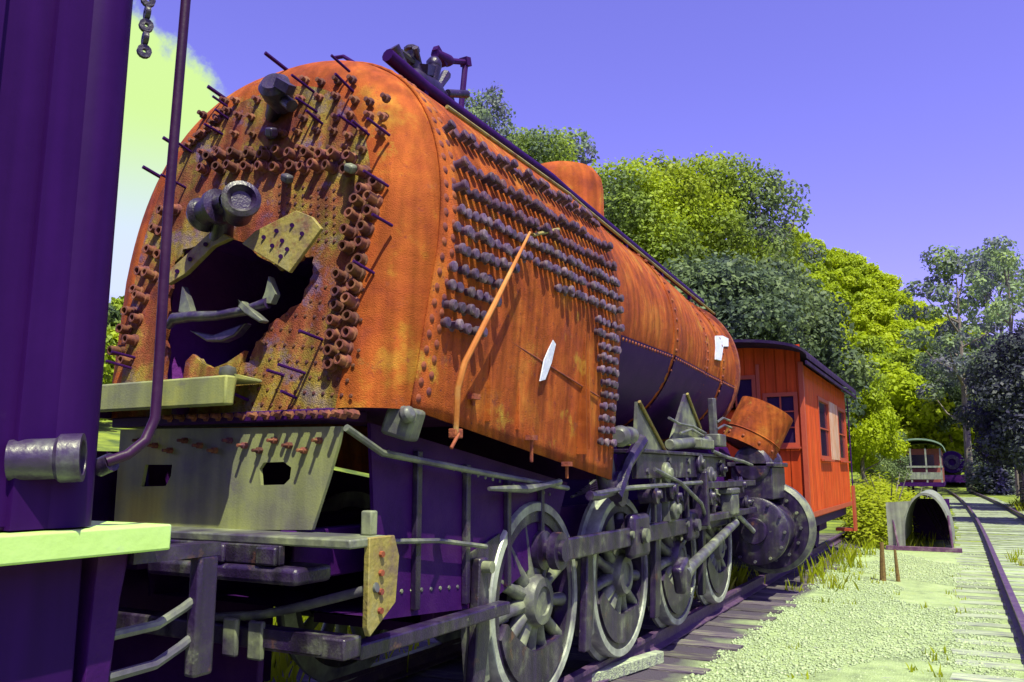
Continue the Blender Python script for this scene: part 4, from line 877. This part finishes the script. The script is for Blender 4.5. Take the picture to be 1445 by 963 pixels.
# things stuck to the casing side
mb = MB(); mb.tube([onX(748, 328, 1.27), onX(700, 425, 1.24), onX(656, 512, 1.19), onX(646, 548, 1.15), onX(643, 612, 1.11)], [.008, .015, .017, .017, .015], 8); mb.build('leaning_pipe', 'pole', loco)
mb = MB(); p = onX(643, 612, 1.10); mb.obox(p, .05, .07, .05); mb.tube([p + Vector((.02, 0, 0)), p + Vector((.03, -.09, -.08))], .011, 6); mb.build('pipe_clamp', 'rust_dark', loco, bevel=.012)
mb = MB(); mb.tube([onX(752, 332, 1.17), onX(788, 324, 1.17)], .012, 7); mb.build('bent_rod', 'yellow_plate', loco)
mb = MB(); mb.prism([onX(x, y, 1.118) for x, y in ((761, 538), (767, 508), (779, 480), (783, 486), (777, 512), (768, 536))], (.008, 0, 0)); mb.build('pale_scrap', 'white_flake', loco)
for x, y, h in ((750, 618, 34), (800, 655, 20), (668, 560, 12)):
    p = onX(x, y, 1.10); q_ = onX(x, y + h, 1.09); mb = MB(); mb.obox(p, .05, .07, .03); mb.tube([p, q_], .012, 6); mb.build('side_bracket', 'rust_dark', loco)
mb = MB(); mb.lathe(onX(887, 443, 1.05), (1, -.3, 0), [(.025, 0), (.045, 0), (.045, .03), (.025, .03)], 14, close=True); mb.build('ring_fitting', 'rust_dark', loco)
def on_barrel(x, y, zc=2.82, r_=.985):
    d = dir_px(x, y); a_ = d.x ** 2 + d.z ** 2; ox, oz = CAM.x, CAM.z - zc; b2 = ox * d.x + oz * d.z; c2 = ox * ox + oz * oz - r_ * r_; dd = b2 * b2 - a_ * c2
    tt = (-b2 - math.sqrt(dd)) / a_ if dd > 0 else -b2 / a_
    return CAM + d * tt
mb = MB(); mb.prism([on_barrel(x, y) for x, y in ((1010, 474), (1020, 474), (1028, 478), (1028, 489), (1021, 489), (1018, 509), (1010, 507))], (-.012, 0, -.006)); mb.build('white_flake_patch', 'white_flake', loco)

# ------------------------------------------------------------------ rusty drum resting on the cylinder
drum = thing('rusty_drum', 'tilted open orange rusty drum lying on the cylinder beside the caboose', 'drum', (1.05, 11.55, 1.84))
ax = Vector((.42, .25, .88)).normalized(); base = Vector((.90, 11.35, 1.80)); Hd = .62; rd = .37
mb = MB(); mb.lathe(base, ax, [(rd - .012, 0), (rd, 0), (rd, .17), (rd + .012, .18), (rd, .19), (rd, Hd), (rd - .012, Hd)], 36, close=True); sh_ = mb.build('drum_shell', 'rust', drum)
mb = MB(); mb.lathe(base, ax, [(0, .02), (rd - .014, .02), (rd - .014, .03), (0, .03)], 30); mb.build('drum_end', 'rust_dark', drum)
for i in range(10):
    t_ = i * .63; a1 = ax.cross(Vector((0, 0, 1))).normalized(); a2 = ax.cross(a1); e = a1 * math.cos(t_) + a2 * math.sin(t_); put('seam_rivet', RIVET, base + ax * .08 + e * rd, sh_, rot_to(e), (1.1,) * 3)
# timber lying beside the rail
tim = MB(); a, b_ = onZ(800, 958, -.06), onZ(930, 918, -.06); d = (b_ - a).normalized(); n_ = d.cross(Vector((0, 0, 1)))
tim.prism([a - n_ * .05, a + n_ * .06, b_ + n_ * .05, b_ - n_ * .04], (0, 0, -.10)); tag(tim.build('loose_timber', 'tie_pale', None, bevel=.008), 'pale split timber lying against the rail by the second wheel', 'timber')

# ================================================================== TENDER on the left
ten = thing('tender', 'black painted tender side with white deck edge at the left edge', 'tender', (0, -1.5, -.15))
mb = MB(); mb.box((-1.38, -4.5, 1.36), (1.38, 1.20, 4.6)); mb.build('tank', 'black_paint', ten, bevel=.01)
mb = MB(); mb.lathe((1.33, 1.33, 1.36), (0, 0, 1), [(.09, 0), (.09, 3.2)], 20); mb.box((1.20, 1.18, 1.36), (1.40, 1.30, 4.6)); mb.build('corner_post', 'black_paint', ten, angle=60)
mb = MB(); mb.box((1.383, .98, 1.36), (1.40, 1.05, 4.6)); mb.build('tank_strip', 'black_paint', ten, bevel=.004)
for i in range(24):
    mb = MB(); mb.lathe((1.42, 1.425, 2.70 + i * .040), (.4, .9 if i % 2 else -.2, 0), [(.006, -.007), (.020, -.007), (.020, .007), (.006, .007)], 12, close=True); mb.build('chain_link', 'iron', ten)
mb = MB(); mb.box((-1.45, -4.5, 1.285), (1.455, 1.60, 1.355)); mb.build('deck_edge', 'white_paint', ten, bevel=.006)
mb = MB(); mb.box((-1.36, -4.5, .62), (1.34, 1.42, 1.283)); mb.build('side_skirt', 'black_paint', ten, bevel=.01)
mb = MB(); mb.prism([(1.25, 1.46, 1.283), (1.25, 1.56, 1.283), (1.25, 1.54, 1.15), (1.25, 1.50, .55), (1.25, 1.44, .55)], (.09, 0, 0)); mb.build('skirt_post', 'iron_dark', ten, bevel=.008)
mb = MB(); mb.tube([Vector((1.42, 1.58, 3.4)), onX(262, 2, 1.42), onX(237, 300, 1.42), onX(224, 520, 1.42), onX(219, 590, 1.42), onX(205, 622, 1.42), onX(180, 642, 1.42), onX(150, 652, 1.40)], .0145, 12); hr = mb.build('grab_rail', 'grab_paint', ten)
mb = MB(); mb.cyl(onX(158, 652, 1.40), onX(140, 660, 1.36), .026, n=12); mb.build('rail_foot', 'iron', hr)
a = onX(112, 650, 1.46); mb = MB(); mb.lathe((1.37, a.y - .12, a.z), (.75, .8, .05), [(0, 0), (.050, 0), (.050, .10), (.060, .11), (.060, .16), (.044, .16), (.040, .10), (0, .10)], 24); mb.build('hose_connection', 'hose_metal', ten)
mb = MB(); mb.obox((1.33, 1.83, 1.07), .05, .075, .36); stp = mb.build('step_post', 'iron', ten, bevel=.012)
mb = MB(); mb.box((1.28, 1.56, 1.243), (1.355, 1.87, 1.283)); mb.build('post_hanger', 'iron', stp)
for z in (1.075, .965):
    mb = MB(); mb.tube([(1.32, 1.53, z - .02), (1.32, 1.68, z - .015), (1.32, 1.77, z + .02), (1.32, 1.81, z + .04)], .015, 8); mb.build('step_rung', 'iron_pale', stp)
for y in (-.4, -2.6):
    for s in (-1, 1):
        mb = MB(); mb.lathe((.75 * s, y, .30), (s, 0, 0), [(0, .07), (.1, .08), (.12, .05), (.36, .04), (.45, .07), (.45, -.03), (.48, -.04), (.48, -.07), (0, -.07)], 28); mb.build('wheel', 'iron_dark', ten)

# ================================================================== ORANGE CABOOSE
cab = thing('caboose', 'bright orange wooden caboose coupled in front of the locomotive', 'caboose', (0, 16, -.15))
X1, Y0c, Y1c, Zb, Zt = 1.35, 13.3, 18.95, .78, 3.18
def wall_with_holes(P, U, Vv, w_, h_, rects, thick, nrm):
    """rectangular wall with window openings, P origin, U/V axes"""
    us = sorted(set([0, w_] + [v for r_ in rects for v in (r_[0], r_[1])])); vs_ = sorted(set([0, h_] + [v for r_ in rects for v in (r_[2], r_[3])]))
    mb = MB()
    for i in range(len(us) - 1):
        for j in range(len(vs_) - 1):
            cu, cv = (us[i] + us[i + 1]) / 2, (vs_[j] + vs_[j + 1]) / 2
            if any(r_[0] < cu < r_[1] and r_[2] < cv < r_[3] for r_ in rects): continue
            q4 = [P + U * a + Vv * b for a, b in ((us[i], vs_[j]), (us[i + 1], vs_[j]), (us[i + 1], vs_[j + 1]), (us[i], vs_[j + 1]))]
            mb.add(q4, [(0, 1, 2, 3)])
    for r_ in rects:
        c4 = [P + U * a + Vv * b for a, b in ((r_[0], r_[2]), (r_[1], r_[2]), (r_[1], r_[3]), (r_[0], r_[3]))]
        mb.add(c4 + [c - nrm * thick for c in c4], [(0, 1, 5, 4), (1, 2, 6, 5), (2, 3, 7, 6), (3, 0, 4, 7)])
    return mb
side_w = [(14.9 - Y0c, 16.1 - Y0c, 1.76 - Zb, 2.74 - Zb), (17.5 - Y0c, 18.6 - Y0c, 1.76 - Zb, 2.74 - Zb)]
end_w = [(.42 + X1, .78 + X1 - .30, 2.58 - Zb, 2.98 - Zb), (.12 + X1, .36 + X1, 2.58 - Zb, 2.98 - Zb), (.80 + X1, 1.22 + X1, 1.98 - Zb, 2.68 - Zb)]
end_w = [(1.37, 1.62, 1.78, 2.20), (1.68, 1.95, 1.78, 2.20), (2.15, 2.58, 1.15, 1.90)]
def window_fill(parent, P, U, Vv, nrm, r_, nx_, ny_, fm='red_trim'):
    u0, u1, v0, v1 = r_
    wd = MB(); t_ = .05
    def bar(a0, a1, b0, b1, d0=-.03, d1=.018):
        pp = [P + U * a + Vv * b + nrm * d for d in (d0, d1) for a, b in ((a0, b0), (a1, b0), (a1, b1), (a0, b1))]
        wd.add(pp, [(3, 2, 1, 0), (4, 5, 6, 7), (0, 1, 5, 4), (1, 2, 6, 5), (2, 3, 7, 6), (3, 0, 4, 7)])
    bar(u0 - t_, u0 + .012, v0 - t_, v1 + t_); bar(u1 - .012, u1 + t_, v0 - t_, v1 + t_); bar(u0 + .012, u1 - .012, v0 - t_, v0 + .012); bar(u0 + .012, u1 - .012, v1 - .012, v1 + t_)
    for i in range(1, nx_): c = u0 + (u1 - u0) * i / nx_; bar(c - .012, c + .012, v0 + .012, v1 - .012, -.012, .008)
    for i in range(1, ny_): c = v0 + (v1 - v0) * i / ny_; bar(u0 + .012, u1 - .012, c - .011, c + .011, -.010, .006)
    fr = wd.build('window', fm, parent)
    gl = MB(); pp = [P + U * a + Vv * b - nrm * .016 for a, b in ((u0, v0), (u1, v0), (u1, v1), (u0, v1))]; gl.add(pp + [p_ - nrm * .006 for p_ in pp], [(0, 1, 2, 3), (7, 6, 5, 4)]); gl.build('pane', 'glass', fr)
    sl = MB(); pp = [P + U * a + Vv * b + nrm * d for d in (.02, .07) for a, b in ((u0 - .07, v0 - t_ - .03), (u1 + .07, v0 - t_ - .03), (u1 + .07, v0 - t_), (u0 - .07, v0 - t_))]
    sl.add(pp, [(3, 2, 1, 0), (4, 5, 6, 7), (0, 1, 5, 4), (1, 2, 6, 5), (2, 3, 7, 6), (3, 0, 4, 7)]); sl.build('sill', fm, fr)
Ps, Us, Vs, Ns = Vector((X1, Y0c, Zb)), Vector((0, 1, 0)), Vector((0, 0, 1)), Vector((1, 0, 0))
sw = wall_with_holes(Ps, Us, Vs, Y1c - Y0c, Zt - Zb, side_w, .06, Ns).build('side_wall', 'orange_paint', cab)
for r_ in side_w: window_fill(sw, Ps, Us, Vs, Ns, r_, 1, 2)
mb = MB(); mb.box((X1 + .001, 16.22, 1.72), (X1 + .016, 17.40, 2.80)); mb.build('pale_panel', 'orange_pale', sw, label='pale panel between the two side windows')
Pe, Ue, Ne_ = Vector((-X1, Y0c, Zb)), Vector((1, 0, 0)), Vector((0, -1, 0))
ew = wall_with_holes(Pe, Ue, Vs, 2 * X1, Zt - Zb + .3, end_w, .06, Ne_).build('end_wall', 'orange_end', cab)
for r_ in end_w: window_fill(ew, Pe, Ue, Vs, Ne_, r_, 2 if r_[0] > 2 else 1, 3 if r_[0] > 2 else 1)
mb = MB(); mb.box((.66, Y0c - .03, Zb), (.72, Y0c - .002, 3.2)); mb.box((X1 - .04, Y0c - .035, Zb), (X1 + .035, Y0c + .04, 3.2)); mb.build('corner_trim', 'red_trim', ew, bevel=.005)
mb = MB(); mb.box((-X1, Y0c + .02, Zb), (-X1 + .05, Y1c, Zt)); mb.box((-X1 + .06, Y1c - .05, Zb), (X1 - .06, Y1c, Zt + .2)); mb.build('far_wall', 'orange_paint', cab)
mb = MB(); rings = []
for y in (12.62, 19.4):
    top = [Vector((1.55 * math.sin(a), y, 3.16 + .38 * (math.cos(a * .95)) ** .8)) for a in [R(-90 + 180 * i / 24) for i in range(25)]]
    rings.append(top + [p_ - Vector((0, 0, .045)) for p_ in reversed(top)])
loft(mb, rings, True); k = len(rings[0]); mb.f += [tuple(range(k)), tuple(range(2 * k - 1, k - 1, -1))]; rf = mb.build('roof', 'roof_tar', cab, angle=30)
mb = MB(); mb.box((1.52, 12.62, 3.07), (1.55, 19.4, 3.13)); mb.build('eave_board', 'roof_tar', rf, bevel=.005)
mb = MB(); mb.box((1.36, Y0c + .05, Zb + .02), (1.375, Y1c - .04, Zb + .10)); mb.build('sill_board', 'red_trim', cab)
mb = MB(); mb.box((-1.2, 12.7, .58), (1.2, 19.3, .775)); mb.build('underframe', 'iron_dark', cab, bevel=.01)
for y in (14.4, 17.6):
    for s in (-1, 1):
        mb = MB(); mb.lathe((.75 * s, y, .42), (s, 0, 0), [(0, .08), (.09, .09), (.11, .05), (.33, .03), (.40, .06), (.42, .06), (.42, -.03), (.45, -.04), (.45, -.07), (0, -.07)], 28); mb.build('wheel', 'iron_dark', cab)
    mb = MB(); mb.box((.84, y - .5, .35), (.95, y + .5, .55)); mb.build('axle_frame', 'iron_dark', cab, bevel=.02)
mb = MB(); mb.box((1.0, 12.75, .30), (1.35, 13.15, .36)); mb.box((1.0, 12.75, .55), (1.35, 13.05, .60)); mb.box((.97, 12.72, .28), (1.0, 13.2, .8)); mb.box((1.351, 12.72, .28), (1.38, 13.2, .8)); mb.build('end_steps', 'iron_dark', cab)
mb = MB(); mb.box((1.0, 19.0, .25), (1.35, 19.35, .31)); mb.box((1.36, 18.98, .25), (1.40, 19.36, 1.2)); mb.build('end_steps', 'red_trim', cab)
mb = MB(); mb.tube([(1.38, 19.1, 3.08), (1.38, 19.15, 2.0), (1.38, 19.12, 1.0)], .014, 6); mb.build('grab_rail', 'iron_dark', cab)

# ================================================================== curved metal sheet by the side track
shl = thing('curved_metal_shell', 'grey arched sheet metal shell on a frame standing beside the side track', 'metal shell', (2.75, 20.3, GZ))
mb = MB(); prof = [];
rings = []
for y, s in ((19.9, 1.0), (23.5, 1.0)):
    o1 = [Vector((2.72 + .50 * math.cos(a), y, GZ + 1.22 * math.sin(a) ** .85)) for a in [R(6 + 168 * i / 20) for i in range(21)]]
    i1 = [Vector((2.72 + .46 * math.cos(a), y, GZ + 1.17 * math.sin(a) ** .85)) for a in [R(174 - 168 * i / 20) for i in range(21)]]
    rings.append(o1 + i1)
loft(mb, rings, True); k = len(rings[0]); mb.f += [tuple((j, (j + 1) % k, (k - 2 - j) % k, (k - 1 - j) % k)) for j in range(20)] + [tuple((k + j, k + (j + 1) % k, k + (k - 2 - j) % k, k + (k - 1 - j) % k)) for j in range(20)]
mb.build('shell', 'grey_sheet', shl)
mb = MB(); mb.prism([(1.95, 19.86, GZ), (2.28, 19.86, GZ), (2.30, 19.86, GZ + .7), (2.45, 19.86, GZ + 1.04), (1.95, 19.86, GZ + 1.0)], (0, .04, 0)); mb.build('side_sheet', 'grey_sheet', shl)
mb = MB(); mb.box((1.9, 19.75, GZ), (3.35, 19.85, GZ + .09)); mb.build('base_bar', 'shell_frame', shl, bevel=.005)
for x, dx in ((2.15, -.10), (3.18, -.04)):
    mb = MB(); mb.cyl((x, 19.78, GZ + .05), (x + dx, 19.9, GZ + .75), .022, n=8); mb.build('post', 'shell_frame', shl)
for i in range(4):
    mb = MB(); mb.tube([(2.52 + i * .12, 22.4 - i * .2, GZ + 1.05), (3.05 + i * .04, 20.6, GZ + .1)], .014, 6); mb.build('diagonal_rod', 'iron', shl)
mb = MB(); mb.box((2.3, 23.3, GZ), (3.15, 23.36, GZ + 1.0)); mb.build('back_plate', 'iron_dark', shl)
# two stakes
for lab, x, y, h, lean in (('taller brown weathered stake standing in the gravel', 1246, 820, .58, .01), ('shorter thin brown stake standing in the gravel right of the taller one', 1268, 821, .48, -.01)):
    p = onZ(x, y, GZ); mb = MB(); r0 = .042 if x < 1260 else .028
    mb.tube([p + Vector((0, 0, -.05)), p + Vector((lean, 0, h * .4)), p + Vector((lean * 2, .01, h))], [r0 * 1.2, r0, r0 * .7], 7)
    tag(mb.build('wooden_stake', 'stake_wood'), lab, 'stake', 'stakes in the gravel')

# ================================================================== far stock on the curve
coach = thing('old_coach', 'distant dark red caboose with green roof and open end porch', 'caboose', (.6, 66, -.15))
cx, y0, y1 = 1.15, 60.0, 69.0
mb = MB(); mb.box((cx - 1.35, y0 + 1.2, .8), (cx + 1.35, y1, 3.0)); cb = mb.build('body', 'maroon', coach, bevel=.01)
for i in range(4):
    mb = MB(); mb.box((cx + 1.352, y0 + 2 + i * 1.6, 1.8), (cx + 1.37, y0 + 2.8 + i * 1.6, 2.6)); mb.build('window', 'glass', cb)
mb = MB(); mb.box((cx - .9, y0 + 1.17, 1.7), (cx + .9, y0 + 1.198, 2.6)); mb.build('window', 'glass', cb)
mb = MB(); rings = []
for y in (y0 - .2, y1 + .3):
    top = [Vector((cx + 1.55 * math.sin(a), y, 3.0 + .65 * math.cos(a))) for a in [R(-90 + 180 * i / 16) for i in range(17)]]; rings.append(top + [p_ - Vector((0, 0, .1)) for p_ in reversed(top)])
loft(mb, rings, True); k = len(rings[0]); mb.f += [tuple(range(k)), tuple(range(2 * k - 1, k - 1, -1))]; mb.build('roof', 'green_roof', coach, angle=30)
for x in (-1.3, -.45, .45, 1.3):
    mb = MB(); mb.box((cx + x - .05, y0, .8), (cx + x + .05, y0 + .1, 3.0)); mb.build('porch_post', 'grey_sheet', coach)
mb = MB(); mb.box((cx - 1.4, y0 - .05, 1.75), (cx + 1.4, y0 + .12, 1.87)); mb.box((cx - 1.35, y0 - .02, 1.0), (cx + 1.35, y0 + .06, 1.45)); mb.build('porch_rail', 'grey_sheet', coach)
mb = MB(); mb.box((cx - 1.4, y0 - .1, .55), (cx + 1.4, y1, .8)); mb.build('floor_frame', 'iron_dark', coach)
for y in (y0 + 1.5, y1 - 1.5):
    for s in (-1, 1):
        mb = MB(); mb.lathe((cx + .75 * s, y, .32), (s, 0, 0), [(0, .06), (.45, .06), (.47, -.06), (0, -.06)], 20); mb.build('wheel', 'iron_dark', coach)
lo2 = thing('distant_locomotive', 'distant dark locomotive with rusty round smokebox behind the red caboose', 'locomotive', (3.1, 84, -.15))
mb = MB(); mb.lathe((3.0, 80, 2.3), (0, 1, 0), [(0, 0), (.9, 0), (.95, .1), (.95, 9)], 24); mb.build('boiler', 'black_paint', lo2)
mb = MB(); mb.lathe((3.0, 79.9, 2.3), (0, 1, 0), [(.3, -.05), (.62, -.05), (.62, .05), (.3, .05)], 20, close=True); mb.build('smokebox_door', 'iron', lo2)
mb = MB(); mb.box((1.8, 79.5, .6), (4.3, 89, 1.2)); mb.build('frame', 'iron_dark', lo2)
for y in (80.5, 82.3, 84.1):
    mb = MB(); mb.lathe((3.9, y, .5), (1, 0, 0), [(.45, 0), (.62, 0), (.62, .1), (.45, .1)], 20, close=True); mb.box((3.9, y - .5, .45), (3.98, y + .5, .55)); mb.build('wheel', 'rust_dark', lo2)
fw = thing('flat_wagon', 'distant pale flat wagon standing on the far curve', 'wagon', (5.2, 96, -.15))
mb = MB(); mb.box((3.6, 94, .95), (8.4, 97, 1.2)); mb.build('deck', 'white_flake', fw)
mb = MB(); mb.box((6.2, 94.1, 1.2), (8.0, 96.5, 2.4)); mb.build('load', 'white_flake', fw, bevel=.05)
for x in (4.4, 7.6):
    mb = MB(); mb.lathe((x, 93.9, .38), (0, -1, 0), [(0, 0), (.5, 0), (.52, .1), (0, .1)], 16); mb.box((x - .5, 94.05, .3), (x + .5, 96.9, .94)); mb.build('bogie', 'iron_dark', fw)
print('objects', len(bpy.data.objects), 'tris', sum(len(m.polygons) for m in bpy.data.meshes))
